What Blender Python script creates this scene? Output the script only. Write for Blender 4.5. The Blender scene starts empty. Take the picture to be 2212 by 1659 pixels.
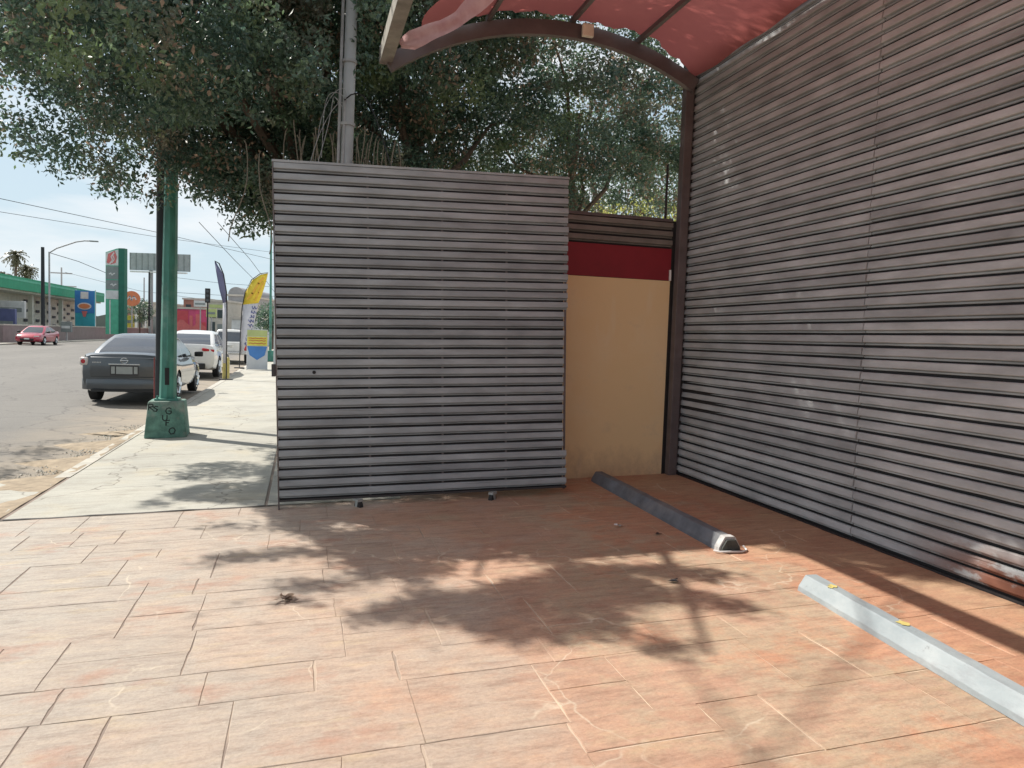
import bpy, bmesh, math, random
import numpy as np
from mathutils import Vector, Matrix
random.seed(7); rng = np.random.default_rng(7)
PI = math.pi; R = math.radians
SC = bpy.context.scene; COL = SC.collection

# ------------------------------------------------------------------ camera
CAM_H = 1.6; YAW = R(16.0); PITCH = math.atan((384-339.4)/735.); ROLL = 0.034; FPX = 735.0
f0 = Vector((math.sin(YAW), math.cos(YAW), 0)); r0 = Vector((math.cos(YAW), -math.sin(YAW), 0)); u0 = Vector((0, 0, 1))
FW = f0*math.cos(PITCH)-u0*math.sin(PITCH); uu = u0*math.cos(PITCH)+f0*math.sin(PITCH)
RT = r0*math.cos(ROLL)+uu*math.sin(ROLL); UP = uu*math.cos(ROLL)-r0*math.sin(ROLL)
cd = bpy.data.cameras.new('camera'); cam = bpy.data.objects.new('camera', cd); COL.objects.link(cam)
cam.matrix_world = Matrix(((RT.x, UP.x, -FW.x, 0), (RT.y, UP.y, -FW.y, 0), (RT.z, UP.z, -FW.z, CAM_H), (0, 0, 0, 1)))
cd.sensor_width = 36; cd.lens = FPX/1024*36; cd.clip_end = 3000; cd.clip_start = 0.05
SC.camera = cam

# ------------------------------------------------------------------ light
SUNV = Vector((0.683, -0.67, -1.0))            # the way sunlight travels
SUN_EL = math.atan2(1.0, math.hypot(0.683, 0.67)); SUN_AZ = math.atan2(-0.683, 0.67)
W = bpy.data.worlds.new('World'); SC.world = W; W.use_nodes = True
wn = W.node_tree; wn.nodes.clear()
sky = wn.nodes.new('ShaderNodeTexSky'); sky.sky_type = 'NISHITA'; sky.sun_disc = False
sky.sun_elevation = SUN_EL; sky.sun_rotation = SUN_AZ; sky.dust_density = 0.6; sky.air_density = 1.0; sky.ozone_density = 2.2
tc = wn.nodes.new('ShaderNodeTexCoord'); mp = wn.nodes.new('ShaderNodeMapping'); mp.inputs['Scale'].default_value = (1.3, 1.3, 6.5)
wn.links.new(tc.outputs['Generated'], mp.inputs['Vector'])
nz = wn.nodes.new('ShaderNodeTexNoise'); nz.inputs['Scale'].default_value = 1.7; nz.inputs['Detail'].default_value = 8; nz.inputs['Roughness'].default_value = 0.55
wn.links.new(mp.outputs[0], nz.inputs['Vector'])
cr = wn.nodes.new('ShaderNodeValToRGB'); cr.color_ramp.elements[0].position = 0.50; cr.color_ramp.elements[1].position = 0.68
cz = wn.nodes.new('ShaderNodeMath'); cz.operation = 'MULTIPLY_ADD'; cz.inputs[1].default_value = 0.22
wn.links.new(nz.outputs['Fac'], cz.inputs[2]); wn.links.new(cz.outputs[0], cr.inputs[0])
mx = wn.nodes.new('ShaderNodeMix'); mx.data_type = 'RGBA'; mx.inputs['B'].default_value = (8.4, 8.5, 8.6, 1)
mul = wn.nodes.new('ShaderNodeMath'); mul.operation = 'MULTIPLY_ADD'; mul.inputs[1].default_value = 0.8; mul.inputs[2].default_value = 0.0
wn.links.new(cr.outputs[0], mul.inputs[0]); wn.links.new(mul.outputs[0], mx.inputs['Factor'])
sepw = wn.nodes.new('ShaderNodeSeparateXYZ'); wn.links.new(tc.outputs['Generated'], sepw.inputs[0]); wn.links.new(sepw.outputs[2], cz.inputs[0])
hz = wn.nodes.new('ShaderNodeMapRange'); hz.inputs[1].default_value = 0.10; hz.inputs[2].default_value = 0.75; hz.inputs[3].default_value = 0.92; hz.inputs[4].default_value = 0.15
wn.links.new(sepw.outputs[2], hz.inputs[0])
hm = wn.nodes.new('ShaderNodeMix'); hm.data_type = 'RGBA'; hm.inputs['B'].default_value = (5.6, 6.8, 7.5, 1)
wn.links.new(hz.outputs[0], hm.inputs['Factor']); wn.links.new(sky.outputs[0], hm.inputs['A']); wn.links.new(hm.outputs['Result'], mx.inputs['A'])
bg = wn.nodes.new('ShaderNodeBackground'); bg.inputs['Strength'].default_value = 0.088
wo = wn.nodes.new('ShaderNodeOutputWorld')
wn.links.new(mx.outputs['Result'], bg.inputs[0]); wn.links.new(bg.outputs[0], wo.inputs[0])
sl = bpy.data.lights.new('sun', 'SUN'); so = bpy.data.objects.new('sun', sl); COL.objects.link(so)
sl.energy = 4.8; sl.angle = R(0.53); sl.color = (1.0, 0.945, 0.86)
so.rotation_euler = SUNV.to_track_quat('-Z', 'Y').to_euler(); so.location = (-10, 10, 20)
SC.view_settings.view_transform = 'Standard'; SC.view_settings.look = 'None'
SC.view_settings.exposure = 0.44; SC.view_settings.gamma = 1; SC.view_settings.use_curve_mapping = False
SC.cycles.max_bounces = 8; SC.cycles.transparent_max_bounces = 8; SC.cycles.caustics_reflective = False; SC.cycles.caustics_refractive = False

# ------------------------------------------------------------------ helpers
K = 1024/2212.0
def ray(x, y):
    return FW + RT*((x*K-512)/FPX) - UP*((y*K-384)/FPX)
def at(x, y, d):                    # point seen at (x, y) of a 2212 px wide view, d metres deep
    return Vector((0, 0, CAM_H)) + ray(x, y)*d
def gz(p):
    return 0.03*max(min(p, 4.6), -2.6)
def rz(p):                          # road surface
    return -0.15 + 0.02*min(max(-2.6-p, 0), 4.5)
def proj(P):                        # numpy (n,3) -> px in 2212 view
    d = P - np.array([0, 0, CAM_H]); z = d @ np.array(FW); z = np.where(z < .1, .1, z)
    return (512+FPX*(d @ np.array(RT))/z)/K, (384-FPX*(d @ np.array(UP))/z)/K
def groundhit(x, y):
    d = ray(x, y); t = 5
    for i in range(50):
        P = Vector((0, 0, CAM_H))+d*t; t = (gz(P.x)-CAM_H)/d.z
    return Vector((0, 0, CAM_H))+d*t

def tag(o, label=None, cat=None, group=None, kind=None):
    if label: o['label'] = label
    if cat: o['category'] = cat
    if group: o['group'] = group
    if kind: o['kind'] = kind
    return o
def thing(name, label, cat, loc=(0, 0, 0), rz_=0, group=None):
    o = bpy.data.objects.new(name, None); COL.objects.link(o); o.location = loc; o.rotation_euler = (0, 0, rz_)
    o.empty_display_size = .2
    return tag(o, label, cat, group)
def link(name, me, parent=None):
    o = bpy.data.objects.new(name, me); COL.objects.link(o)
    if parent is not None: o.parent = parent
    return o
class MB:
    def __init__(s): s.v = []; s.f = []; s.m = []
    def add(s, vs, fs, mi=0):
        b = len(s.v); s.v += [tuple(v) for v in vs]; s.f += [tuple(i+b for i in f) for f in fs]; s.m += [mi]*len(fs); return s
    def box(s, x0, x1, y0, y1, z0, z1, mi=0):
        vs = [(x0, y0, z0), (x1, y0, z0), (x1, y1, z0), (x0, y1, z0), (x0, y0, z1), (x1, y0, z1), (x1, y1, z1), (x0, y1, z1)]
        return s.add(vs, [(0, 3, 2, 1), (4, 5, 6, 7), (0, 1, 5, 4), (1, 2, 6, 5), (2, 3, 7, 6), (3, 0, 4, 7)], mi)
    def tube(s, pts, r, n=8, mi=0, cap=True):
        pts = [Vector(p) for p in pts]; rs = r if isinstance(r, (list, tuple)) else [r]*len(pts)
        vs = []; N = len(pts)
        for i, p in enumerate(pts):
            t = (pts[min(i+1, N-1)]-pts[max(i-1, 0)]).normalized()
            a = Vector((0, 0, 1)) if abs(t.z) < .9 else Vector((1, 0, 0))
            x = t.cross(a).normalized(); y = t.cross(x).normalized()
            for k in range(n):
                an = 2*PI*k/n; vs.append(p+(x*math.cos(an)+y*math.sin(an))*rs[i])
        fs = [(i*n+k, i*n+(k+1) % n, (i+1)*n+(k+1) % n, (i+1)*n+k) for i in range(N-1) for k in range(n)]
        if cap: fs += [tuple(range(n))[::-1], tuple((N-1)*n+k for k in range(n))]
        return s.add(vs, fs, mi)
    def prism(s, poly, a, b, axis='y', mi=0):   # poly of (u,w); extruded along axis from a to b
        n = len(poly)
        mk = {'y': lambda u, w, t: (u, t, w), 'x': lambda u, w, t: (t, u, w), 'z': lambda u, w, t: (u, w, t)}[axis]
        vs = [mk(u, w, a) for u, w in poly]+[mk(u, w, b) for u, w in poly]
        fs = [(i, (i+1) % n, (i+1) % n+n, i+n) for i in range(n)]+[tuple(range(n))[::-1], tuple(range(n, 2*n))]
        return s.add(vs, fs, mi)
    def mesh(s, name, mats):
        me = bpy.data.meshes.new(name); me.from_pydata(s.v, [], s.f)
        for m in (mats if isinstance(mats, (list, tuple)) else [mats]): me.materials.append(m)
        if any(s.m): me.polygons.foreach_set('material_index', s.m)
        bm = bmesh.new(); bm.from_mesh(me); bmesh.ops.recalc_face_normals(bm, faces=bm.faces); bm.to_mesh(me); bm.free()
        return me
    def build(s, name, mats, parent=None, smooth=None, bevel=0):
        me = s.mesh(name, mats)
        if bevel:
            bm = bmesh.new(); bm.from_mesh(me)
            bmesh.ops.bevel(bm, geom=list(bm.edges), offset=bevel, segments=2, affect='EDGES', profile=.5)
            bm.to_mesh(me); bm.free()
        if smooth is not None:
            me.polygons.foreach_set('use_smooth', [True]*len(me.polygons)); me.set_sharp_from_angle(angle=R(smooth))
        return link(name, me, parent)

# ------------------------------------------------------------------ materials
def ramp(nt, fac, stops):
    r = nt.nodes.new('ShaderNodeValToRGB'); e = r.color_ramp.elements
    while len(e) < len(stops): e.new(.5)
    for k, (p, c) in enumerate(stops): e[k].position = p; e[k].color = (*c, 1) if len(c) == 3 else c
    nt.links.new(fac, r.inputs[0]); return r.outputs[0]
def noise(nt, vec, scale, detail=5, rough=.55, sc=(1, 1, 1)):
    m = nt.nodes.new('ShaderNodeMapping'); m.inputs['Scale'].default_value = sc; nt.links.new(vec, m.inputs[0])
    n = nt.nodes.new('ShaderNodeTexNoise'); n.inputs['Scale'].default_value = scale; n.inputs['Detail'].default_value = detail; n.inputs['Roughness'].default_value = rough
    nt.links.new(m.outputs[0], n.inputs['Vector']); return n.outputs['Fac']
def mixc(nt, fac, a, b, mode='MIX'):
    m = nt.nodes.new('ShaderNodeMix'); m.data_type = 'RGBA'; m.blend_type = mode
    for sk, v in (('Factor', fac), ('A', a), ('B', b)):
        i = [q for q in m.inputs if q.name == sk and (q.type == ('VALUE' if sk == 'Factor' else 'RGBA'))][0]
        if isinstance(v, (int, float)): i.default_value = v
        elif isinstance(v, tuple): i.default_value = (*v, 1) if len(v) == 3 else v
        else: nt.links.new(v, i)
    return [q for q in m.outputs if q.type == 'RGBA'][0]
def new_mat(name):
    m = bpy.data.materials.new(name); m.use_nodes = True; nt = m.node_tree
    b = nt.nodes['Principled BSDF']; g = nt.nodes.new('ShaderNodeNewGeometry')
    return m, nt, b, g.outputs['Position']
def bump(nt, b, fac, strength=.3, dist=.01):
    bp = nt.nodes.new('ShaderNodeBump'); bp.inputs['Strength'].default_value = strength; bp.inputs['Distance'].default_value = dist
    nt.links.new(fac, bp.inputs['Height']); nt.links.new(bp.outputs[0], b.inputs['Normal'])
def mat(name, col, rough=.6, metal=0, var=.18, scale=6, bmp=.15, dirt=None, coat=0, sc=(1, 1, 1), spec=.5):
    m, nt, b, P = new_mat(name)
    n = noise(nt, P, scale, 6, .6, sc)
    lo = tuple(c*(1-var) for c in col); hi = tuple(min(1, c*(1+var)) for c in col)
    c = ramp(nt, n, [(.3, lo), (.7, hi)])
    if dirt:
        n2 = noise(nt, P, scale*.35, 8, .65); f = ramp(nt, n2, [(.52, (0, 0, 0)), (.72, (1, 1, 1))])
        c = mixc(nt, f, c, dirt)
    nt.links.new(c, b.inputs['Base Color']); b.inputs['Roughness'].default_value = rough; b.inputs['Metallic'].default_value = metal
    b.inputs['Coat Weight'].default_value = coat; b.inputs['Specular IOR Level'].default_value = spec
    if bmp: bump(nt, b, noise(nt, P, scale*8, 4, .6, sc), bmp, .004)
    return m
M = {}
M['slat'] = None
def slat_material(name, base):
    m, nt, b, P = new_mat(name)
    oi = nt.nodes.new('ShaderNodeObjectInfo')
    n = noise(nt, P, 2.2, 7, .6, (1, 1, 3)); c = ramp(nt, n, [(.3, tuple(x*.76 for x in base)), (.5, base), (.72, tuple(x*1.28 for x in base))])
    rv = ramp(nt, oi.outputs['Random'], [(0, (.78, .78, .79)), (1, (1.0, 1.0, 1.0))])
    c = mixc(nt, 1.0, c, rv, 'MULTIPLY')
    # dust streaks along the slat and pale scuffs
    s = noise(nt, P, 5, 8, .7, (.5, .5, 14)); sf = ramp(nt, s, [(.52, (0, 0, 0)), (.75, (.38, .38, .38))])
    c = mixc(nt, sf, c, (.36, .345, .33))
    s3 = noise(nt, P, 9, 8, .75, (1, 1, 5)); sf3 = ramp(nt, s3, [(.68, (0, 0, 0)), (.78, (.45, .45, .45))])
    c = mixc(nt, sf3, c, (.06, .055, .055))
    # rust patch low on the street end of the wall
    sep = nt.nodes.new('ShaderNodeSeparateXYZ'); nt.links.new(P, sep.inputs[0])
    def mr(o, a, b_, c_=0, d_=1):
        q = nt.nodes.new('ShaderNodeMapRange'); nt.links.new(o, q.inputs[0])
        for i, v in zip((1, 2, 3, 4), (a, b_, c_, d_)): q.inputs[i].default_value = v
        q.clamp = True; return q.outputs[0]
    def mm(a, b_, op='MULTIPLY'):
        q = nt.nodes.new('ShaderNodeMath'); q.operation = op
        for i, v in enumerate((a, b_)):
            if isinstance(v, float): q.inputs[i].default_value = v
            else: nt.links.new(v, q.inputs[i])
        return q.outputs[0]
    zz = mr(sep.outputs[2], .48, .26); yy = mr(sep.outputs[1], 4.2, 3.5); xx = mr(sep.outputs[0], 3.5, 3.8)
    rn = mr(noise(nt, P, 3.5, 8, .7, (1, 1, 2)), .40, .50)
    rf = mm(mm(zz, yy), mm(xx, rn))
    c = mixc(nt, rf, c, (.20, .085, .055))
    nt.links.new(c, b.inputs['Base Color']); b.inputs['Roughness'].default_value = .66; b.inputs['Specular IOR Level'].default_value = .3
    bump(nt, b, noise(nt, P, 14, 6, .6, (1, 1, 2)), .35, .004)
    return m
M['slat'] = slat_material('painted_metal_slat', (.32, .345, .36))
M['slat_wall'] = slat_material('wall_slat_paint', (.45, .475, .48))
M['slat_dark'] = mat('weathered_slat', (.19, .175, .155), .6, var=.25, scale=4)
M['frame'] = mat('brown_painted_steel', (.12, .10, .10), .5, var=.25, scale=4, dirt=(.12, .09, .08))
M['frame_dark'] = mat('dark_steel', (.035, .032, .034), .5, var=.3)
M['beam_light'] = mat('peeling_beam_paint', (.27, .25, .215), .7, var=.35, scale=4, dirt=(.12, .075, .07))
M['backing'] = mat('blackout_sheet', (.018, .017, .018), .8, var=.1)  # near-black so slat gaps read dark; also fills holes and the crack
M['cream'] = None
def cream():
    m, nt, b, P = new_mat('cream_wall_paint')
    n = noise(nt, P, 1.6, 8, .6); c = ramp(nt, n, [(.25, (.82, .62, .34)), (.5, (.84, .63, .35)), (.75, (.86, .68, .42))])
    n2 = noise(nt, P, 3.2, 9, .75); f = ramp(nt, n2, [(.56, (0, 0, 0)), (.78, (.5, .5, .5))]); c = mixc(nt, f, c, (.56, .42, .26))
    n3 = noise(nt, P, 1.3, 3, .5, (4, 1, 1)); f = ramp(nt, n3, [(.6, (0, 0, 0)), (.68, (.35, .35, .35))]); c = mixc(nt, f, c, (.85, .70, .48))
    sepc = nt.nodes.new('ShaderNodeSeparateXYZ'); nt.links.new(P, sepc.inputs[0]); hh = nt.nodes.new('ShaderNodeMapRange'); nt.links.new(sepc.outputs[2], hh.inputs[0]); hh.inputs[1].default_value = .75; hh.inputs[2].default_value = .08
    n4 = noise(nt, P, 6, 8, .75, (1, 1, .6)); f4 = nt.nodes.new('ShaderNodeMath'); f4.operation = 'MULTIPLY'; nt.links.new(hh.outputs[0], f4.inputs[0]); nt.links.new(n4, f4.inputs[1])
    c = mixc(nt, ramp(nt, f4.outputs[0], [(.22, (0, 0, 0)), (.6, (.75, .75, .75))]), c, (.40, .28, .19))
    nt.links.new(c, b.inputs['Base Color']); b.inputs['Roughness'].default_value = .75
    bump(nt, b, noise(nt, P, 40, 5, .6), .2, .003); return m
M['cream'] = cream()
M['redpaint'] = mat('red_wall_paint', (.23, .012, .022), .6, var=.12, scale=3)
def tile_mat():
    m, nt, b, P = new_mat('stamped_terracotta_concrete')
    sep = nt.nodes.new('ShaderNodeSeparateXYZ'); nt.links.new(P, sep.inputs[0])
    oi = nt.nodes.new('ShaderNodeObjectInfo')
    big = noise(nt, P, .9, 7, .7)
    # colour fades from terracotta (inside) to washed pinkish grey (street side)
    add = nt.nodes.new('ShaderNodeMath'); add.operation = 'MULTIPLY_ADD'; nt.links.new(sep.outputs[0], add.inputs[0]); add.inputs[1].default_value = .135; add.inputs[2].default_value = -.11
    ad2 = nt.nodes.new('ShaderNodeMath'); ad2.operation = 'ADD'; nt.links.new(add.outputs[0], ad2.inputs[0]); nt.links.new(big, ad2.inputs[1])
    c = ramp(nt, ad2.outputs[0], [(.05, (.38, .345, .30)), (.30, (.41, .345, .285)), (.46, (.44, .335, .26)), (.60, (.47, .295, .205)), (.70, (.44, .335, .235)), (.80, (.50, .27, .17)), (.94, (.48, .315, .20))])
    st = noise(nt, P, 9, 10, .75, (.5, 2.2, 1)); f = ramp(nt, st, [(.34, (.66, .62, .60)), (.5, (1, 1, 1)), (.68, (1.2, 1.17, 1.1))])
    c = mixc(nt, .8, c, f, 'MULTIPLY')
    bl = noise(nt, P, 1.7, 7, .65, (1, 1.6, 1)); f = ramp(nt, bl, [(.55, (0, 0, 0)), (.72, (.75, .75, .75))])
    c = mixc(nt, f, c, (.40, .20, .13))
    bl = noise(nt, P, 2.6, 8, .7, (.7, 2.2, 1)); f = ramp(nt, bl, [(.56, (0, 0, 0)), (.74, (.6, .6, .6))])
    c = mixc(nt, f, c, (.52, .40, .24))
    bl = noise(nt, P, 4.5, 9, .75, (.7, 1.8, 1)); f = ramp(nt, bl, [(.60, (0, 0, 0)), (.70, (.55, .55, .55))]); c = mixc(nt, f, c, (.60, .52, .40))
    # pale salt veins along old hairlines, only towards the wall
    v = nt.nodes.new('ShaderNodeTexVoronoi'); v.feature = 'DISTANCE_TO_EDGE'; v.inputs['Scale'].default_value = 1.5
    wv = nt.nodes.new('ShaderNodeVectorMath'); wv.operation = 'ADD'; nn = nt.nodes.new('ShaderNodeTexNoise'); nn.inputs['Scale'].default_value = 4; nt.links.new(P, nn.inputs[0])
    s2 = nt.nodes.new('ShaderNodeVectorMath'); s2.operation = 'SCALE'; s2.inputs[3].default_value = .25; nt.links.new(nn.outputs['Color'], s2.inputs[0])
    nt.links.new(P, wv.inputs[0]); nt.links.new(s2.outputs[0], wv.inputs[1]); nt.links.new(wv.outputs[0], v.inputs['Vector'])
    f1 = ramp(nt, v.outputs['Distance'], [(.0, (1, 1, 1)), (.012, (0, 0, 0))]); gate_ = ramp(nt, noise(nt, P, 1.1, 4, .6), [(.5, (0, 0, 0)), (.6, (.6, .6, .6))])
    c = mixc(nt, mixc(nt, 1.0, f1, gate_, 'MULTIPLY'), c, (.66, .58, .45))
    sp = noise(nt, P, 60, 3, .6); f = ramp(nt, sp, [(.3, (.8, .78, .76)), (.6, (1, 1, 1))]); c = mixc(nt, .7, c, f, 'MULTIPLY')
    rv = ramp(nt, oi.outputs['Random'], [(0, (.93, .92, .91)), (1, (1, 1, 1))]); c = mixc(nt, 1.0, c, rv, 'MULTIPLY')
    # oil and tyre stains
    ol = noise(nt, P, 1.1, 5, .6); f = ramp(nt, ol, [(.62, (0, 0, 0)), (.78, (.35, .35, .35))]); c = mixc(nt, f, c, (.2, .15, .12))
    nt.links.new(c, b.inputs['Base Color']); b.inputs['Roughness'].default_value = .68
    bump(nt, b, noise(nt, P, 11, 12, .78, (.6, 1.7, 1)), .75, .014); return m
M['tile'] = tile_mat()
def joint_mat():
    m, nt, b, P = new_mat('paving_joint')
    sep = nt.nodes.new('ShaderNodeSeparateXYZ'); nt.links.new(P, sep.inputs[0])
    n = noise(nt, P, 1.1, 6, .6)
    q = nt.nodes.new('ShaderNodeMath'); q.operation = 'MULTIPLY_ADD'; nt.links.new(sep.outputs[0], q.inputs[0]); q.inputs[1].default_value = .13; nt.links.new(n, q.inputs[2])
    c = ramp(nt, q.outputs[0], [(.40, (.22, .175, .145)), (.58, (.40, .32, .25)), (.76, (.56, .45, .33))])
    nt.links.new(c, b.inputs['Base Color']); b.inputs['Roughness'].default_value = .9; return m
M['joint'] = joint_mat()
def walk_mat():
    m, nt, b, P = new_mat('sidewalk_concrete')
    n = noise(nt, P, .7, 8, .65); c = ramp(nt, n, [(.3, (.35, .34, .30)), (.5, (.42, .41, .36)), (.72, (.47, .45, .385))])
    s = noise(nt, P, 3, 9, .7, (.5, 4, 1)); f = ramp(nt, s, [(.35, (.8, .78, .76)), (.55, (1, 1, 1))]); c = mixc(nt, .8, c, f, 'MULTIPLY')
    y = noise(nt, P, .9, 6, .6); f = ramp(nt, y, [(.55, (0, 0, 0)), (.75, (.6, .6, .6))]); c = mixc(nt, f, c, (.48, .41, .28))
    dk = noise(nt, P, 1.6, 9, .75, (1, 1.4, 1)); f = ramp(nt, dk, [(.52, (0, 0, 0)), (.70, (.55, .55, .55))]); c = mixc(nt, f, c, (.24, .22, .18))
    v = nt.nodes.new('ShaderNodeTexVoronoi'); v.feature = 'DISTANCE_TO_EDGE'; v.inputs['Scale'].default_value = .55
    wv = nt.nodes.new('ShaderNodeVectorMath'); wv.operation = 'ADD'; nn = nt.nodes.new('ShaderNodeTexNoise'); nn.inputs['Scale'].default_value = 3; nt.links.new(P, nn.inputs[0])
    s2 = nt.nodes.new('ShaderNodeVectorMath'); s2.operation = 'SCALE'; s2.inputs[3].default_value = .5; nt.links.new(nn.outputs['Color'], s2.inputs[0])
    nt.links.new(P, wv.inputs[0]); nt.links.new(s2.outputs[0], wv.inputs[1]); nt.links.new(wv.outputs[0], v.inputs['Vector'])
    c = mixc(nt, ramp(nt, v.outputs['Distance'], [(.0, (.8, .8, .8)), (.007, (0, 0, 0))]), c, (.13, .115, .095))
    sp = noise(nt, P, 70, 3, .6); f = ramp(nt, sp, [(.35, (.82, .82, .82)), (.6, (1, 1, 1))]); c = mixc(nt, .7, c, f, 'MULTIPLY')
    nt.links.new(c, b.inputs['Base Color']); b.inputs['Roughness'].default_value = .85
    bump(nt, b, noise(nt, P, 25, 8, .7, (.6, 1.6, 1)), .4, .006); return m
M['walk'] = walk_mat()
def road_mat():
    m, nt, b, P = new_mat('old_asphalt')
    n = noise(nt, P, .25, 8, .6, (2, .4, 1)); c = ramp(nt, n, [(.3, (.135, .130, .122)), (.7, (.185, .178, .165))])
    sp = noise(nt, P, 55, 4, .7); f = ramp(nt, sp, [(.35, (.62, .6, .58)), (.65, (1.2, 1.18, 1.15))]); c = mixc(nt, .8, c, f, 'MULTIPLY')
    # dusty edge
    sep = nt.nodes.new('ShaderNodeSeparateXYZ'); nt.links.new(P, sep.inputs[0])
    q = nt.nodes.new('ShaderNodeMapRange'); nt.links.new(sep.outputs[0], q.inputs[0]); q.inputs[1].default_value = -5.2; q.inputs[2].default_value = -2.6
    d = noise(nt, P, 1.5, 8, .7); qq = nt.nodes.new('ShaderNodeMath'); qq.operation = 'MULTIPLY'; nt.links.new(q.outputs[0], qq.inputs[0]); nt.links.new(d, qq.inputs[1])
    f = ramp(nt, qq.outputs[0], [(.12, (0, 0, 0)), (.5, (.9, .9, .9))]); c = mixc(nt, f, c, (.30, .25, .19))
    # wavy cracks
    v = nt.nodes.new('ShaderNodeTexVoronoi'); v.feature = 'DISTANCE_TO_EDGE'; v.inputs['Scale'].default_value = .7
    w = nt.nodes.new('ShaderNodeVectorMath'); w.operation = 'ADD'; nn = nt.nodes.new('ShaderNodeTexNoise'); nn.inputs['Scale'].default_value = 3; nt.links.new(P, nn.inputs[0])
    s2 = nt.nodes.new('ShaderNodeVectorMath'); s2.operation = 'SCALE'; s2.inputs[3].default_value = .35; nt.links.new(nn.outputs['Color'], s2.inputs[0])
    nt.links.new(P, w.inputs[0]); nt.links.new(s2.outputs[0], w.inputs[1]); nt.links.new(w.outputs[0], v.inputs['Vector'])
    f = ramp(nt, v.outputs['Distance'], [(.004, (.45, .45, .45)), (.016, (0, 0, 0))]); c = mixc(nt, f, c, (.04, .036, .033))
    nt.links.new(c, b.inputs['Base Color']); b.inputs['Roughness'].default_value = .85
    bump(nt, b, sp, .5, .01); return m
M['road'] = road_mat()
M['dirt'] = mat('dirt', (.30, .24, .17), .95, var=.3, scale=9, bmp=.6)
M['curb'] = mat('kerb_concrete', (.42, .40, .35), .9, var=.2, scale=5, bmp=.5)
M['white'] = mat('white_paint', (.72, .72, .70), .6, var=.08)
M['black'] = mat('black_plastic', (.015, .015, .016), .5, var=.2)
M['rubber'] = mat('tyre_rubber', (.02, .02, .021), .8, var=.2, bmp=.3)
def leaf_mat(name, cols, trans=.35):
    m, nt, b, P = new_mat(name)
    n = noise(nt, P, 1.3, 4, .6); n2 = noise(nt, P, 23, 2, .5)
    a = nt.nodes.new('ShaderNodeMath'); a.operation = 'ADD'; nt.links.new(n, a.inputs[0]); nt.links.new(n2, a.inputs[1])
    h = nt.nodes.new('ShaderNodeMath'); h.operation = 'MULTIPLY'; h.inputs[1].default_value = .5; nt.links.new(a.outputs[0], h.inputs[0])
    c = ramp(nt, h.outputs[0], [(.36, cols[0]), (.5, cols[1]), (.62, cols[2])])
    if name == 'ficus_leaf':
        pn = noise(nt, P, .75, 3, .5); c = mixc(nt, ramp(nt, pn, [(.56, (0, 0, 0)), (.66, (.75, .75, .75))]), c, (.15, .115, .085))
        pn = noise(nt, P, 1.0, 3, .5, (1.3, .9, 1.1)); c = mixc(nt, ramp(nt, pn, [(.55, (0, 0, 0)), (.66, (.7, .7, .7))]), c, (.17, .23, .10))
        tw = noise(nt, P, 55, 1, .5); c = mixc(nt, ramp(nt, tw, [(.58, (0, 0, 0)), (.66, (.7, .7, .7))]), c, (.22, .27, .22))
    nt.links.new(c, b.inputs['Base Color']); b.inputs['Roughness'].default_value = .38
    t = nt.nodes.new('ShaderNodeBsdfTranslucent'); g = nt.nodes.new('ShaderNodeHueSaturation'); g.inputs['Value'].default_value = 1.7; g.inputs['Saturation'].default_value = 1.1
    nt.links.new(c, g.inputs['Color']); nt.links.new(g.outputs[0], t.inputs[0])
    ms = nt.nodes.new('ShaderNodeMixShader'); ms.inputs[0].default_value = trans
    nt.links.new(b.outputs[0], ms.inputs[1]); nt.links.new(t.outputs[0], ms.inputs[2])
    nt.links.new(ms.outputs[0], nt.nodes['Material Output'].inputs[0]); return m
M['leaf'] = leaf_mat('ficus_leaf', [(.034, .072, .060), (.060, .108, .080), (.11, .165, .095)])
M['leaf_y'] = leaf_mat('vine_leaf', [(.14, .17, .05), (.26, .28, .09), (.40, .38, .17)], .5)
M['leaf_dry'] = leaf_mat('dry_leaf', [(.17, .125, .10), (.25, .18, .13), (.32, .24, .17)], .3)
M['palm'] = leaf_mat('palm_frond', [(.06, .065, .035), (.10, .10, .055), (.16, .15, .09)], .2)
M['bark'] = mat('bark', (.13, .10, .08), .9, var=.35, scale=9, bmp=.7, sc=(3, 3, .6))
M['twig'] = mat('twig_bark', (.15, .12, .10), .9, var=.3, scale=9)
def fabric():
    m, nt, b, P = new_mat('red_shade_cloth')
    n = noise(nt, P, 1.2, 6, .6); c = ramp(nt, n, [(.3, (.35, .10, .095)), (.7, (.39, .12, .11))])
    nt.links.new(c, b.inputs['Base Color']); b.inputs['Roughness'].default_value = .7
    t = nt.nodes.new('ShaderNodeBsdfTranslucent'); c2 = mixc(nt, 1.0, c, (1.45, 1.45, 1.4), 'MULTIPLY'); nt.links.new(c2, t.inputs[0])
    ms = nt.nodes.new('ShaderNodeMixShader'); ms.inputs[0].default_value = .45
    nt.links.new(b.outputs[0], ms.inputs[1]); nt.links.new(t.outputs[0], ms.inputs[2]); nt.links.new(ms.outputs[0], nt.nodes['Material Output'].inputs[0])
    bump(nt, b, noise(nt, P, 3, 4, .5, (1, 2, 1)), .15, .02); return m
M['fabric'] = fabric()
def flapm():
    m, nt, b, P = new_mat('faded_torn_cloth')
    n = noise(nt, P, 6, 6, .6); c = ramp(nt, n, [(.3, (.58, .32, .33)), (.7, (.76, .54, .54))])
    nt.links.new(c, b.inputs['Base Color']); b.inputs['Roughness'].default_value = .7
    t = nt.nodes.new('ShaderNodeBsdfTranslucent'); nt.links.new(c, t.inputs[0])
    ms = nt.nodes.new('ShaderNodeMixShader'); ms.inputs[0].default_value = .5
    nt.links.new(b.outputs[0], ms.inputs[1]); nt.links.new(t.outputs[0], ms.inputs[2]); nt.links.new(ms.outputs[0], nt.nodes['Material Output'].inputs[0]); return m
M['flap'] = flapm()
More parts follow.
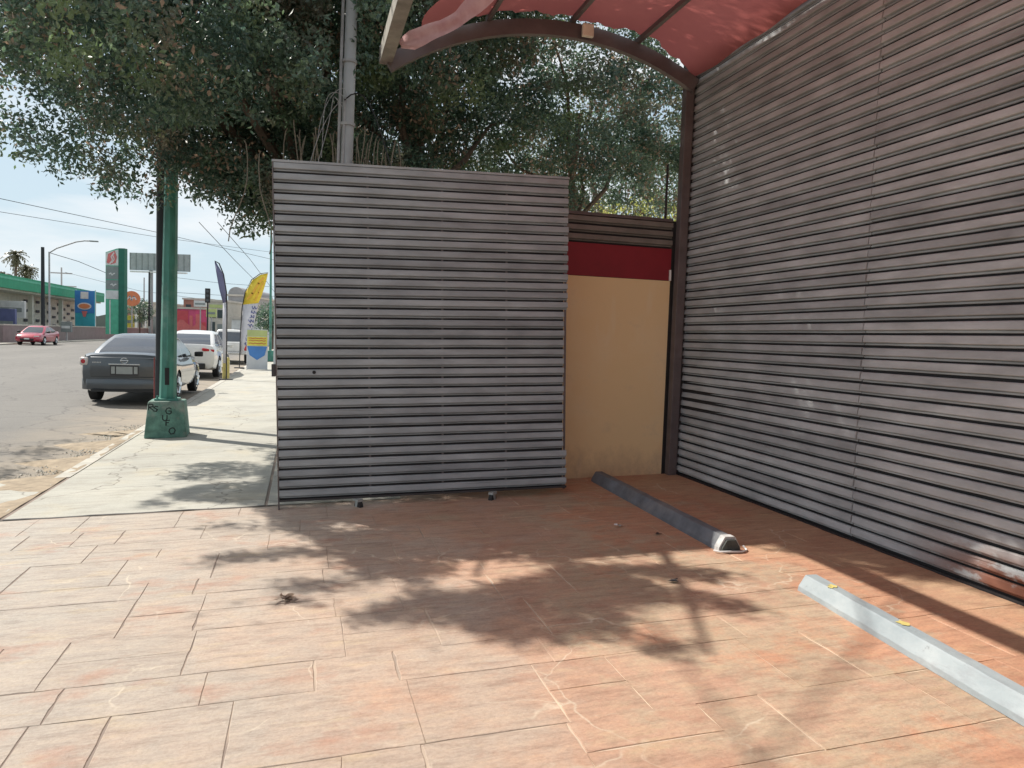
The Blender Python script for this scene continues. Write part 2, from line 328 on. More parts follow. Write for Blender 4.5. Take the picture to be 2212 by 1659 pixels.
M['pole_conc'] = mat('pole_concrete', (.46, .48, .50), .8, var=.15, scale=3, sc=(1, 1, .5))
M['conduit'] = mat('grey_conduit', (.38, .38, .39), .6, var=.2)
M['green_pole'] = mat('worn_green_paint', (.06, .22, .175), .6, var=.35, scale=5, dirt=(.22, .34, .29), sc=(2, 2, .4))
M['green_base'] = mat('green_painted_concrete', (.10, .21, .17), .85, var=.4, scale=7, dirt=(.32, .31, .28), bmp=.5)
M['graffiti'] = mat('black_marker_paint', (.012, .025, .022), .6, var=.2)
M['wood_dark'] = mat('dark_creosote_wood', (.03, .035, .04), .85, var=.3, scale=6, sc=(3, 3, .3))
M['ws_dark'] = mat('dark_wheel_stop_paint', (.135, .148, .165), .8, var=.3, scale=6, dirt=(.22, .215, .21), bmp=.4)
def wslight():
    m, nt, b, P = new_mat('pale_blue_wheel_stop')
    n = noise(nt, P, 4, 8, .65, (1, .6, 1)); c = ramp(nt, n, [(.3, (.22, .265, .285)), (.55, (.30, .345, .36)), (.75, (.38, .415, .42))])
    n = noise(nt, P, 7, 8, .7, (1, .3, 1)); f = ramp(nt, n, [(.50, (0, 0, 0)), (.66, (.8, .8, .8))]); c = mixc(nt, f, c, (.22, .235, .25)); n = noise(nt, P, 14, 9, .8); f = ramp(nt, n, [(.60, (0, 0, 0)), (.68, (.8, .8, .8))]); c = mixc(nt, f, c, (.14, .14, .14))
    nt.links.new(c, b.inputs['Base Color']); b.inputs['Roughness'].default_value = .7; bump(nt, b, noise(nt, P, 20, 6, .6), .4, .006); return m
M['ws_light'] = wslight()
M['yellow'] = mat('yellow_paint', (.55, .47, .16), .6, var=.2)
M['chrome'] = mat('chrome', (.6, .62, .63), .15, 1, var=.05, bmp=0)
M['glass'] = mat('tinted_glass', (.035, .045, .055), .06, var=.05, bmp=0, spec=1.0)
M['glass_sky'] = mat('car_rear_glass', (.06, .07, .085), .08, var=.05, bmp=0, spec=1.0)
def paint(name, c, metal=.3, rough=.3): return mat(name, c, rough, metal, var=.06, scale=3, bmp=0, coat=.8)
M['car_grey'] = paint('graphite_car_paint', (.075, .085, .095), .5, .32)
M['car_white'] = paint('white_car_paint', (.70, .70, .68), 0)
M['car_red'] = paint('red_car_paint', (.42, .035, .065), .1)
M['red_lamp'] = mat('red_lamp_glass', (.45, .02, .03), .15, var=.1, bmp=0)
M['clear_lamp'] = mat('clear_lamp_glass', (.6, .55, .52), .15, var=.1, bmp=0)
M['plate'] = mat('licence_plate', (.32, .34, .33), .5, var=.1)
def flat(name, col, rough=.6): 
    M[name] = mat(name, col, rough, var=.12, scale=2, bmp=.05); return M[name]

# ------------------------------------------------------------------ ground, road, pavement
g = MB(); 
g.add([(-1500, -400, -.30), (1500, -400, -.30), (1500, 2500, -.30), (-1500, 2500, -.30)], [(0, 1, 2, 3)])
tag(g.build('ground', M['dirt']), kind='structure')
def strip(ps, zf, q0, q1, dz=0, nq=2):
    m = MB(); qs = np.linspace(q0, q1, nq); vs = [(p, q, zf(p)+dz) for q in qs for p in ps]; n = len(ps)
    return m.add(vs, [(j*n+i, j*n+i+1, (j+1)*n+i+1, (j+1)*n+i) for j in range(len(qs)-1) for i in range(n-1)])
ps = [-2.62, -3.2, -4, -5, -6, -7.1, -9, -12, -16, -21.0]
tag(strip(ps, rz, -25, 700).build('road', M['road']), kind='structure')
# road markings far away: dashed white lane lines
# plot behind the far kerb
m = MB(); m.box(-70, -21.2, -25, 700, -.28, .02); m.box(-21.2, -21.0, -25, 700, -.28, .03)
tag(m.build('far_pavement', M['walk']), kind='structure')
# near plot base (under slabs), follows the cross fall
base = strip([-2.6, 4.6, 5, 60], lambda p: gz(p), -25, 320, -.014)
tag(base.build('plot_base', M['joint']), kind='structure')
# driveway tiles
drive = link('driveway', MB().add([(-2.5, -1.5, gz(-2.5)-.0035), (4.14, -1.5, gz(4.14)-.0035), (4.14, 7.02, gz(4.14)-.0035), (-2.5, 7.02, gz(-2.5)-.0035)], [(0, 1, 2, 3)]).mesh('driveway', M['joint']))
tag(drive, kind='structure')
def tile(p0, p1, q0, q1, parent, mtl, name='paving_slab', th=.006, gap=None, dz=0.0, bev=.0025):
    ga = gap if gap is not None else tuple(random.choice([.0, .0, .0012, .002, .0028]) for _ in range(2))+tuple(random.choice([.0, .0, .0, .0006, .0012, .0022]) for _ in range(2))
    a, b, c, d = ga
    p0 += a; p1 -= b; q0 += c; q1 -= d
    
    ba, bb, bc, bd = [bev if (g_ > .0005 or gap) else .0002 for g_ in (a, b, c, d)]
    cp, cq = (p0+p1)/2, (q0+q1)/2; cz = gz(cp)
    nn = 1 if gap else 5; jit = 0 if gap else .0035
    out_, in_ = [], []
    cor = [(p0, q0), (p1, q0), (p1, q1), (p0, q1)]; cin = [(p0+ba, q0+bc), (p1-bb, q0+bc), (p1-bb, q1-bd), (p0+ba, q1-bd)]
    act = [c, b, d, a]
    for e in range(4):
        for k in range(nn):
            u = k/nn; (x0, y0), (x1, y1) = cor[e], cor[(e+1) % 4]; (x2, y2), (x3, y3) = cin[e], cin[(e+1) % 4]
            m_ = abs(random.gauss(0, jit)) if (k and act[e] > .0005) else 0; nx, ny = [(0, 1), (-1, 0), (0, -1), (1, 0)][e]
            out_.append((x0+(x1-x0)*u+nx*m_, y0+(y1-y0)*u+ny*m_)); in_.append((x2+(x3-x2)*u+nx*m_, y2+(y3-y2)*u+ny*m_))
    n4 = len(out_)
    vs = [(x-cp, y-cq, gz(x)-th-cz) for x, y in out_]+[(x-cp, y-cq, gz(x)-.0022-cz+dz) for x, y in out_]+[(x-cp, y-cq, gz(x)-cz+dz) for x, y in in_]
    fs = [(i, (i+1) % n4, (i+1) % n4+n4, i+n4) for i in range(n4)]+[(i+n4, (i+1) % n4+n4, (i+1) % n4+2*n4, i+2*n4) for i in range(n4)]+[tuple(range(2*n4, 3*n4))]
    me = bpy.data.meshes.new(name); me.from_pydata(vs, [], fs); me.materials.append(mtl)
    o = link(name, me, parent); o.location = (cp, cq, cz); return o
rows = [-1.4, -.7, 0, .5, 1.0, 1.4, 1.95, 2.3, 2.75, 3.3, 3.62, 4.16, 4.75, 5.05, 5.6, 6.05, 6.45, 7.02]
for q0, q1 in zip(rows[:-1], rows[1:]):
    p = -2.5
    while p < 4.1:
        w = random.choice([.3, .38, .48, .6, .75]); p1 = p+w
        if 4.14-p1 < .3: p1 = 4.14
        if q1-q0 > .42 and random.random() < .35:
            qm = (q0+q1)/2; tile(p, p1, q0, qm, drive, M['tile']); tile(p, p1, qm, q1, drive, M['tile'])
        else: tile(p, p1, q0, q1, drive, M['tile'])
        p = p1
q0, q1 = 7.02, 7.556
link('driveway_back', MB().add([(1.0, 7.02, gz(1)-.0035), (4.14, 7.02, gz(4.14)-.0035), (4.14, 7.556, gz(4.14)-.0035), (1.0, 7.556, gz(1)-.0035)], [(0, 1, 2, 3)]).mesh('paving_bed', M['joint']), drive).name = 'paving_bed'
p = 1.0
while p < 4.1:
    p1 = min(p+random.choice([.4, .55, .7]), 4.14)
    if 4.14-p1 < .25: p1 = 4.14
    tile(p, p1, q0, q1, drive, M['tile']); p = p1
# sidewalk panels
walk = link('pavement', strip([-2.6, -2.0, 0.6, 1.0], gz, 7.06, 320, -.008).mesh('pavement', M['joint'])); tag(walk, kind='structure')
q = 7.07
k = 0
while q < 120:
    L = 2.9 if k else 2.4
    if q > 60: L = 12
    for (a, b) in ((-2.42, -.31), (-.29, .95)):
        tile(a, b, q, q+L, walk, M['walk'], 'pavement_slab', .012, gap=(.004, .004, .005, .005), bev=.005)
    q += L; k += 1
# kerb stones
q = 9.0
while q < 100:
    L = 1.5 if q < 40 else 6
    o = MB().prism([(-2.60, -.26), (-2.43, -.26), (-2.43, gz(-2.5)+.002), (-2.585, gz(-2.5)-.004)], q+.006, q+L-.006, 'y').build('kerb_stone', M['curb'], walk); q += L
# near driveway ramp to road (off to the left)
tag(MB().add([(-2.5, -25, gz(-2.5)-.003), (-2.5, 9, gz(-2.5)-.003), (-3.3, 9, -.13), (-3.3, -25, -.13)], [(0, 1, 2, 3)]).build('driveway_ramp', M['walk']), kind='structure')
# asphalt drift and gravel at the broken kerb
dv = MB(); n = 26; m_ = 7
vs = []
for i in range(n):
    qq = 7.0+i*.3
    for j in range(m_):
        t = j/(m_-1); w = .55+.35*math.sin(i*1.3)+.2*math.sin(i*2.9)
        p = -2.46-w*t; z = gz(-2.6)+.004-.06*t**1.5+random.uniform(-.006, .006)
        if i > n-6: z -= (i-n+6)*.02
        vs.append((p, qq+random.uniform(-.05, .05), z if t < 1 else rz(p)-.01))
dv.add(vs, [(i*m_+j, i*m_+j+1, (i+1)*m_+j+1, (i+1)*m_+j) for i in range(n-1) for j in range(m_-1)])
tag(dv.build('dirt_verge', M['dirt'], smooth=40), kind='structure')
gb = MB()
def stone(mb, x, y, z, s):
    vs = [Vector((a*s*random.uniform(.6, 1.2), b*s*random.uniform(.6, 1.2), c*s*random.uniform(.5, .9))) for a, b, c in ((1, 0, 0), (0, 1, 0), (-1, 0, 0), (0, -1, 0), (0, 0, 1), (0, 0, -.6))]
    mb.add([v+Vector((x, y, z)) for v in vs], [(0, 1, 4), (1, 2, 4), (2, 3, 4), (3, 0, 4), (1, 0, 5), (2, 1, 5), (3, 2, 5), (0, 3, 5)])
for i in range(900):
    qq = random.uniform(7.2, 14); p = -2.5-abs(random.gauss(0, .28)); stone(gb, p, qq, gz(-2.6)-.02+min(0, (p+2.5)*.06), random.uniform(.006, .022))
tag(gb.build('gravel', M['curb']), 'loose gravel and crumbled asphalt along the broken kerb', 'gravel', kind='stuff')
# crack between driveway and pavement
cv = MB(); pts = [(-2.55+i*.1, 7.045+.012*math.sin(i*.9)+random.uniform(-.008, .008)) for i in range(27)]
vs = []
for i, (p, qq) in enumerate(pts):
    w = .020-.010*i/27+random.uniform(-.003, .003); vs += [(p, qq-w, gz(p)+.0035), (p, qq+w, gz(p)+.0035)]
cv.add(vs, [(2*i, 2*i+2, 2*i+3, 2*i+1) for i in range(26)])
tag(cv.build('expansion_joint', M['backing']), kind='structure')

# ------------------------------------------------------------------ slats
PITCHZ = 0.0935
# profile (o = outwards, z): face leaning out at the foot, returned lip, inner strip
PROF = [(.000, .0935), (.0095, .0900), (.0120, .0850), (.0130, .075), (.0150, .060), (.0165, .045), (.0155, .0395), (.0120, .0370), (-.006, .0355), (-.014, .0345), (-.014, .0315), (-.008, .0300), (-.0065, .0200), (-.0110, .0170), (-.0175, .0165), (-.0175, .0925)]
def slat_mesh(name, length, mtl, axis, sign, pitch=PITCHZ, prof=PROF, wob=0):
    s = pitch/PITCHZ
    poly = [(sign*o, z*s) for o, z in prof]; mb = MB()
    n = len(poly); cuts = max(2, int(length/.22)+1)
    ts = np.linspace(0, length, cuts)
    ds = [random.gauss(0, .0013)*wob for _ in ts]; dz = [random.gauss(0, .0009)*wob for _ in ts]; dent = random.randrange(len(ts)) if wob and random.random() < .3 else -1
    for k, t in enumerate(ts):
        for u, w in poly:
            f = 1 if .03 < w/s < .085 else .2
            u2 = u+sign*(ds[k]-(.006 if k == dent else 0))*f; w2 = w+dz[k]*(1 if w/s < .06 else 0)
            mb.v.append((t, u2, w2) if axis == 'x' else (u2, t, w2))
    for j in range(cuts-1):
        for i in range(n): mb.f.append((j*n+i, j*n+(i+1) % n, (j+1)*n+(i+1) % n, (j+1)*n+i)); mb.m.append(0)
    mb.f += [tuple(range(n))[::-1], tuple((cuts-1)*n+i for i in range(n))]; mb.m += [0, 0]
    me = mb.mesh(name, mtl)
    return me
# ---- right wall (faces -x) at x = 4.13
WX = 4.155
wall = thing('slat_wall', 'tall grey horizontal slat wall along the right side of the driveway', 'wall', (WX, 7.4, 0))
def wp(o):  # parent without inheriting an offset
    o.parent = wall; o.location = Vector(o.location)-wall.location; return o
m1s = [slat_mesh('slat', 2.78, M['slat_wall'], 'y', -1, wob=1) for _ in range(6)]; m2s = [slat_mesh('slat', 6.6, M['slat_wall'], 'y', -1, wob=1) for _ in range(6)]
z0 = .135
nsl = 48
for i in range(nsl):
    z = z0+i*PITCHZ
    bul = .018*math.exp(-((z-1.0)/.35)**2)
    o = wp(link('slat', random.choice(m1s))); o.location = Vector((WX-random.uniform(-.0015, .0015), 4.715+random.uniform(-.003, .003), z))-wall.location
    o.rotation_euler = (random.uniform(-.0006, .0006), random.uniform(-.02, .02), -bul/2.7*1.0)
    o = wp(link('slat', random.choice(m2s))); o.location = Vector((WX-random.uniform(-.0015, .0015), -1.895+random.uniform(-.002, .002), z))-wall.location
    o.rotation_euler = (random.uniform(-.0004, .0004), random.uniform(-.02, .02), random.uniform(-.0002, .0002))
ztop = z0+nsl*PITCHZ
wp(MB().box(WX+.020, WX+.024, -1.9, 7.49, .1, ztop).build('blackout_sheet', M['backing']))  # added sheet: stops light from outside showing through the slat gaps
wp(MB().box(WX+.0245, WX+.085, 4.67, 4.75, .1, ztop).build('inner_post', M['frame']))
wp(MB().box(WX-.06, WX+.10, -2.0, 7.45, ztop+.004, ztop+.11).build('top_beam', M['frame'], bevel=.004))
wp(MB().box(WX-.005, WX+.06, -1.9, 7.49, .105, .134).build('bottom_rail', M['frame_dark']))
# corner post
wp(MB().box(4.022, 4.122, 7.455, 7.553, .10, ztop+.09).build('corner_post', M['frame'], bevel=.006))
wp(MB().box(4.124, WX+.06, 7.497, 7.552, .1, ztop).build('gap_cover', M['frame_dark']))  # added dark plate hiding bright slivers between post and slat ends
# neighbour behind the wall, so that the wall does not stand in the void
# ---- back wall (faces -y)
bw = thing('boundary_wall', 'cream wall with a red band at the end of the driveway behind the slatted gate', 'wall', (2.5, 7.56, 0))
def bp_(o): o.parent = bw; o.location = Vector(o.location)-bw.location; return o
bp_(MB().box(.95, 3.985, 7.56, 7.70, .05, 2.318).build('cream_panel', M['cream'], bevel=.003))
bp_(MB().box(.95, 3.985, 7.556, 7.704, 2.321, 2.676).build('red_band', M['redpaint'], bevel=.003))
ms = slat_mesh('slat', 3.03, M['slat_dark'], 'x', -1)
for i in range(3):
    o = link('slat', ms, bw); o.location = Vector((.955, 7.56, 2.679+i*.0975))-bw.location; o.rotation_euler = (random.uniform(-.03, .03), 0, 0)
bp_(MB().box(.955, 3.985, 7.58, 7.60, 2.68, 2.99).build('blackout_sheet', M['backing']))  # added behind these slats too, keeps their gaps black
bp_(MB().box(.955, 3.985, 7.545, 7.62, 2.974, 3.008).build('top_rail', M['frame'], bevel=.003))
bp_(MB().box(3.905, 3.925, 7.60, 7.62, 3.0, 3.62).build('thin_post', M['frame_dark']))
bp_(MB().box(3.986, 4.20, 7.62, 7.66, .05, 3.0).build('gap_filler', M['frame_dark']))  # added dark box standing in for the dark gap beside the post
bp_(MB().tube([(3.975, 7.545, 2.32), (3.97, 7.54, 2.44)], .014, 6).build('latch', M['white']))

# ---- gate panel on casters
gL = Vector((-.185, 6.86, .0)); gR = Vector((2.56, 6.80, .085)); glen = (gR-gL).length
gate = thing('slatted_gate_panel', 'wide grey slatted gate panel on small caster wheels', 'gate', gL, math.atan2(gR.y-gL.y, gR.x-gL.x))
roll_g = math.atan2(gR.z-gL.z, (gR-gL).to_2d().length); gate.rotation_euler = (0, -roll_g, gate.rotation_euler.z)
GP = .0909; NG = 33
gms = [slat_mesh('slat', glen-.03, M['slat'], 'x', -1, GP, wob=1.2) for _ in range(8)]
gms2 = [slat_mesh('slat', glen-.065, M['slat'], 'x', -1, GP, wob=1.2) for _ in range(8)]
for i in range(NG):
    z = .078+i*GP
    short = i < 19 and i > 3
    o = link('slat', random.choice(gms2 if short else gms), gate); o.location = (.012+random.uniform(-.003, .004), random.uniform(-.002, .002), z)
    o.rotation_euler = (random.uniform(-.035, .035), random.uniform(-.0010, .0010), 0)
gt = .078+NG*GP
MB().box(0, .010, -.012, .05, -.005, gt).build('end_stile', M['frame'], gate)
MB().box(glen-.045, glen-.02, .0170, .0185, .05, gt-.01).build('end_stile', M['frame'], gate)
for xs in (.82, 1.50, 2.12):
    MB().box(xs-.010, xs+.010, .0170, .0185, .08, gt-.01).build('stile', M['frame'], gate)
MB().box(.012, glen-.05, .020, .023, .06, gt-.005).build('gate_blackout', M['backing'], gate)  # added in place of rear slats, keeps the gate gaps black
MB().box(.011, glen-.012, -.012, .052, .066, .084).build('bottom_rail', M['frame_dark'], gate, bevel=.003)
MB().box(-.002, glen-.008, -.012, .052, gt+.001, gt+.022).build('top_rail', M['slat'], gate, bevel=.003)
MB().box(-.035, -.002, -.02, .03, 1.20, 1.31).build('latch_box', M['frame_dark'], gate, bevel=.004)
MB().tube([(.33, -.0175, 1.235), (.33, -.0205, 1.235)], .016, 10).build('hole', M['backing'], gate)
for xs, rot in ((.71, .5), (1.97, -.7)):
    c = MB().box(-.026, .026, -.03, .05, .030, .052); 
    c.add([(-.024, -.02, .030), (-.024, .02, .030), (-.024, .03, -.03), (-.024, .0, -.03), (-.020, -.02, .030), (-.020, .02, .030), (-.020, .03, -.03), (-.020, .0, -.03)], [(0, 1, 2, 3), (7, 6, 5, 4), (0, 4, 5, 1), (1, 5, 6, 2), (2, 6, 7, 3), (3, 7, 4, 0)])
    c.add([(.024, -.02, .030), (.024, .02, .030), (.024, .03, -.03), (.024, .0, -.03), (.020, -.02, .030), (.020, .02, .030), (.020, .03, -.03), (.020, .0, -.03)], [(0, 1, 2, 3), (7, 6, 5, 4), (0, 4, 5, 1), (1, 5, 6, 2), (2, 6, 7, 3), (3, 7, 4, 0)])
    o = c.build('caster', M['plate'], gate); o.location = (xs, -.045, .014); o.rotation_euler = (0, 0, rot)
    w = MB().tube([(-.018, .0, -.012), (.018, .0, -.012)], .048, 16).build('wheel', M['rubber'], o, smooth=40)

# ------------------------------------------------------------------ carport roof
roof = thing('carport_roof', 'arched carport roof of torn red shade cloth on dark steel beams', 'roof', (0, 0, 0))
def az(p):   # arch underside height
    # circle through (.75,4.22) (2.45,4.93) (4.08,4.56)
    return ARC[0]+math.sqrt(max(0, ARC[2]**2-(p-ARC[1])**2))
def circ(a, b, c):
    (x1, y1), (x2, y2), (x3, y3) = a, b, c
    D = 2*(x1*(y2-y3)+x2*(y3-y1)+x3*(y1-y2))
    ux = ((x1**2+y1**2)*(y2-y3)+(x2**2+y2**2)*(y3-y1)+(x3**2+y3**2)*(y1-y2))/D
    uy = ((x1**2+y1**2)*(x3-x2)+(x2**2+y2**2)*(x1-x3)+(x3**2+y3**2)*(x2-x1))/D
    return (uy, ux, math.hypot(x1-ux, y1-uy))
ARC = circ((1.04, 4.33), (2.47, 4.75), (3.975, 4.43))
def arch(qa, name='arch_beam', w=.07, h=.15):
    mb = MB(); N = 24; vs = []
    for i in range(N+1):
        p = .80+(4.07-.80)*i/N; z = az(p); nx = (p-ARC[1])/ARC[2]; nzv = (z-ARC[0])/ARC[2]
        for dq in (0, w):
            vs.append((p, qa+dq, z)); vs.append((p+nx*h, qa+dq, z+nzv*h))
    fs = []
    for i in range(N):
        b = i*4; fs += [(b, b+4, b+5, b+1), (b+2, b+3, b+7, b+6), (b, b+2, b+6, b+4), (b+1, b+5, b+7, b+3)]
    fs += [(0, 1, 3, 2), (N*4, N*4+2, N*4+3, N*4+1)]
    return mb.add(vs, fs).build(name, M['frame'], roof, smooth=30)
for qa in (7.40, 3.9, .4): arch(qa)
# longitudinal purlins below the cloth
for p in (1.75, 2.65, 3.4):
    nx = (p-ARC[1])/ARC[2]; z = az(p)+.152
    MB().box(p-.022, p+.022, -1.9, 7.46, z, z+.05).build('purlin', M['frame'], roof)
MB().box(.68, .80, -1.9, 7.47, 4.245, 4.40).build('edge_beam', M['beam_light'], roof, bevel=.004)
# cloth with sag between purlins and frayed far edge
NP, NQ = 60, 70; vs = []
for j in range(NQ+1):
    qv = -1.9+(7.36+1.9)*j/NQ
    for i in range(NP+1):
        t = i/NP; pl = 1.12+.10*math.sin(qv*2.3)+.06*math.sin(qv*5.1+1); p = pl+(4.10-pl)*t
        z = az(p)+.215+.012*math.sin(qv*7+p*3)+.02*math.sin(p*5+qv*1.3)-.03*abs(math.sin((p-1.75)/.87*PI))
        qq = qv
        if j == NQ: qq = qv+.03*math.sin(p*19)+.02*math.sin(p*47)+.05*math.sin(p*3.3)
        vs.append((p, qq, z))
cl = MB().add(vs, [(j*(NP+1)+i, j*(NP+1)+i+1, (j+1)*(NP+1)+i+1, (j+1)*(NP+1)+i) for j in range(NQ) for i in range(NP)])
cl.build('shade_cloth', M['fabric'], roof, smooth=60)
# torn strip hanging from the cloth's corner
path = [(1062, -35, 6.1, .22), (1025, 8, 6.3, .17), (990, 40, 6.5, .13), (955, 60, 6.6, .13), (920, 74, 6.7, .15), (890, 88, 6.75, .16), (864, 96, 6.8, .06)]
vs = []; NS = 6
dense = []
for a, b in zip(path[:-1], path[1:]):
    for k in range(4): dense.append([a[i]+(b[i]-a[i])*k/4 for i in range(4)])
dense.append(list(path[-1]))
for i, (x, y, d, w) in enumerate(dense):
    c = at(x, y, d)
    for s in range(NS+1):
        t = s/NS-.5
        fold = .018*math.sin(s*1.3+i*.22)
        vs.append(c+Vector((t*w*.35+.006*math.sin(i*.8), fold, -t*w)))
n = NS+1
MB().add(vs, [(i*n+j, i*n+j+1, (i+1)*n+j+1, (i+1)*n+j) for i in range(len(dense)-1) for j in range(NS)]).build('torn_flap', M['flap'], roof, smooth=60)
# small box lamp on the arch
rr_ = ray(1268, 68); c = Vector((0, 0, CAM_H))+rr_*(7.33/rr_.y)
lb = thing('box_lamp', 'small cream square lamp box fixed on the arched roof beam', 'lamp', (c.x, 7.33, c.z))
MB().box(-.062, .062, -.05, .0, -.066, .066).build('cover', mat('cream_plastic', (.80, .74, .60), .5), lb, bevel=.012)
MB().box(-.045, .045, .001, .038, -.045, .045).build('back_box', M['frame_dark'], lb)

# ------------------------------------------------------------------ wheel stops
def wheelstop(name, label, a, b, mtl, w=.17, h=.105):
    a = Vector(a); b = Vector(b); L = (b-a).to_2d().length
    t = thing(name, label, 'wheel stop', (a.x, a.y, gz(a.x)), math.atan2(b.y-a.y, b.x-a.x), 'wheel stops on the driveway')
    prof = [(-w/2, 0), (w/2, 0), (w/2*.96, .025), (w*.24, h*.93), (w*.2, h), (-w*.2, h), (-w*.24, h*.93), (-w/2*.96, .025)]
    mb = MB(); N = 30; n = len(prof); vs = []
    for i in range(N+1):
        x = L*i/N
        for (u, z) in prof: vs.append((x, u+random.uniform(-.0015, .0015), z+(random.uniform(-.0018, .0018) if z > .02 else -.004)))
    mb.add(vs, [(i*n+j, i*n+(j+1) % n, (i+1)*n+(j+1) % n, (i+1)*n+j) for i in range(N) for j in range(n)]+[tuple(range(n)), tuple(N*n+j for j in range(n))])
    mb.build('block', mtl, t, bevel=0)
    return t, L
M['worn_end'] = mat('chipped_white_paint', (.45, .45, .44), .8, var=.3, scale=20, dirt=(.2, .2, .2))
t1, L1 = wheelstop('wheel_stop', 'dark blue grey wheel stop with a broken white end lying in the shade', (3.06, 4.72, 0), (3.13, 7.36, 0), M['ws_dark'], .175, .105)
# broken white painted end
mb = MB().prism([(-.090, .0), (.090, .0), (.087, .03), (.046, .103), (.038, .109), (-.038, .109), (-.046, .103), (-.087, .03)], -.03, .035, 'x')
mb.build('white_end', M['worn_end'], t1)
mb = MB().prism([(-.075, .006), (.075, .006), (.072, .03), (.035, .09), (-.035, .09), (-.072, .03)], -.055, -.031, 'x'); mb.build('broken_core', mat('crumbled_concrete', (.055, .06, .055), .95, var=.4, scale=20, bmp=.9), t1)
MB().tube([(-.03, .13, .012), (-.07, .10, .012), (-.085, .02, .014), (-.09, -.07, .012), (-.06, -.125, .013), (-.02, -.14, .012), (.0, -.13, .03)], .007, 6).build('rebar', M['white'], t1, smooth=40)
a = groundhit(1722, 1262); 
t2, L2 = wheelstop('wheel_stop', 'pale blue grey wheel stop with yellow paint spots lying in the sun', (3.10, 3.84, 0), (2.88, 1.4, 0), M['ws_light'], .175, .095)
for x, y, s in ((.22, .0, .03), (.80, .02, .038), (.24, -.05, .02)):
    mb = MB(); n = 9; vs = [(x+s*(1+.3*math.sin(k*2.2))*math.cos(2*PI*k/n), y*.6+s*.8*(1+.3*math.cos(k*3.1))*math.sin(2*PI*k/n)*.9, .0985) for k in range(n)]
    mb.add(vs, [tuple(range(n))]).build('paint_spot', M['yellow'], t2)

# ------------------------------------------------------------------ litter on the driveway
def leafpile(name, label, cat, c, n, s, mtl):
    mb = MB()
    for i in range(n):
        a = random.uniform(0, 2*PI); r = abs(random.gauss(0, s)); x, y = r*math.cos(a), r*math.sin(a); L = random.uniform(.018, .04); t = random.uniform(0, 2*PI); z = random.uniform(.004, .02)
        dx, dy = math.cos(t)*L, math.sin(t)*L
        mb.add([(x-dx, y-dy, z), (x-dy*.4, y+dx*.4, z+random.uniform(0, .012)), (x+dx, y+dy, z+random.uniform(0, .01)), (x+dy*.4, y-dx*.4, z)], [(0, 1, 2), (0, 2, 3)])
    o = mb.build(name, mtl); o.location = (c.x, c.y, gz(c.x)); return tag(o, label, cat)
leafpile('leaf_clump', 'clump of dark dry leaves lying on the open paving left of centre', 'leaves', groundhit(622, 1297), 22, .035, M['leaf_dry'])
leafpile('dry_leaf', 'single dark leaf beyond the tree shadow near the middle of the driveway', 'leaf', groundhit(1455, 1258), 5, .012, M['frame_dark'])
leafpile('dry_leaf', 'dark dead leaf in the shade left of the dark wheel stop', 'leaf', groundhit(1420, 1156), 4, .010, M['frame_dark'])
leafpile('paper_scrap', 'crumpled white paper scrap in the shade in front of the cream wall', 'paper', groundhit(1338, 1138), 6, .018, M['white'])
for i, (x, y) in enumerate([(655, 1345), (1530, 1365), (1720, 1180), (60, 1190), (190, 1080), (1600, 1300), (980, 1560), (1320, 1490)]):
    pass

# ------------------------------------------------------------------ poles near the gate
P0 = at(740, 360, 8.4); 
cp = thing('utility_pole', 'thick grey concrete pole with conduits rising behind the gate', 'pole', (P0.x, P0.y, gz(P0.x)-.05))
lean = Vector((.012, 0, 1))
MB().tube([(0, 0, 0), (.10, 0, 8.2)], [.075, .062], 16).build('shaft', M['pole_conc'], cp, smooth=40)
MB().tube([(-.092, -.02, 0), (-.0, -.02, 8.0)], .018, 8).build('conduit', M['conduit'], cp, smooth=40)
MB().tube([(-.055, -.066, 0), (.01, -.062, 4.3)], .014, 8).build('conduit', M['conduit'], cp, smooth=40)
for z in (3.3, 4.0, 4.7):
    MB().tube([(.012*z-.005, 0, z), (.012*z-.005, 0, z+.03)], .09, 16).build('strap', M['conduit'], cp)
# drooping wire loops
for k in range(4):
    rr = random.uniform; pts = []
    for i in range(14):
        t = i/13; pts.append((.02-.26*t*(1+.15*k), -.1-.04*k, 4.25+.24*math.sin(t*PI*.9)-.55*t*t*(1+.25*k)))
    MB().tube([(x+.05*math.sin(k*2+i*.4), y, z-.05*k) for i, (x, y, z) in enumerate(pts)], .0035, 5).build('loose_wire', M['conduit'], cp)
pts = [(.0+.07*i, -.12, 4.25+.16*math.sin(i*.5)-.010*i*i) for i in range(9)]
MB().tube(pts, .008, 5).build('loose_wire', M['black'], cp)

bcx, bcy = -1.975, 12.28
gp = thing('street_lamp_pole', 'green metal street pole on a green concrete base with black graffiti', 'pole', (bcx, bcy, gz(bcx)-.01), .05)
# tapered plinth
mb = MB(); hb, ht, H_ = .295, .245, .56
mb.add([(-hb, -hb, 0), (hb, -hb, 0), (hb, hb, 0), (-hb, hb, 0), (-ht, -ht, H_), (ht, -ht, H_), (ht, ht, H_), (-ht, ht, H_)], [(0, 3, 2, 1), (4, 5, 6, 7), (0, 1, 5, 4), (1, 2, 6, 5), (2, 3, 7, 6), (3, 0, 4, 7)])
mb.build('plinth', M['green_base'], gp, bevel=.022, smooth=50)
mb = MB(); n = 8
mb.tube([(0, 0, H_-.01), (.05, 0, 5.9)], [.122, .080], 8); mb.build('shaft', M['green_pole'], gp, smooth=20)
MB().box(-.17, .17, -.17, .17, H_, H_+.03).build('base_plate', M['green_pole'], gp, bevel=.004)
MB().box(-.030, .030, -.122, -.105, .80, 1.06).build('handhole', M['backing'], gp, bevel=.004)
for sx in (-.13, .13):
    MB().tube([(sx, -.13, H_+.025), (sx, -.13, H_+.075)], .016, 6).build('bolt', M['green_pole'], gp)
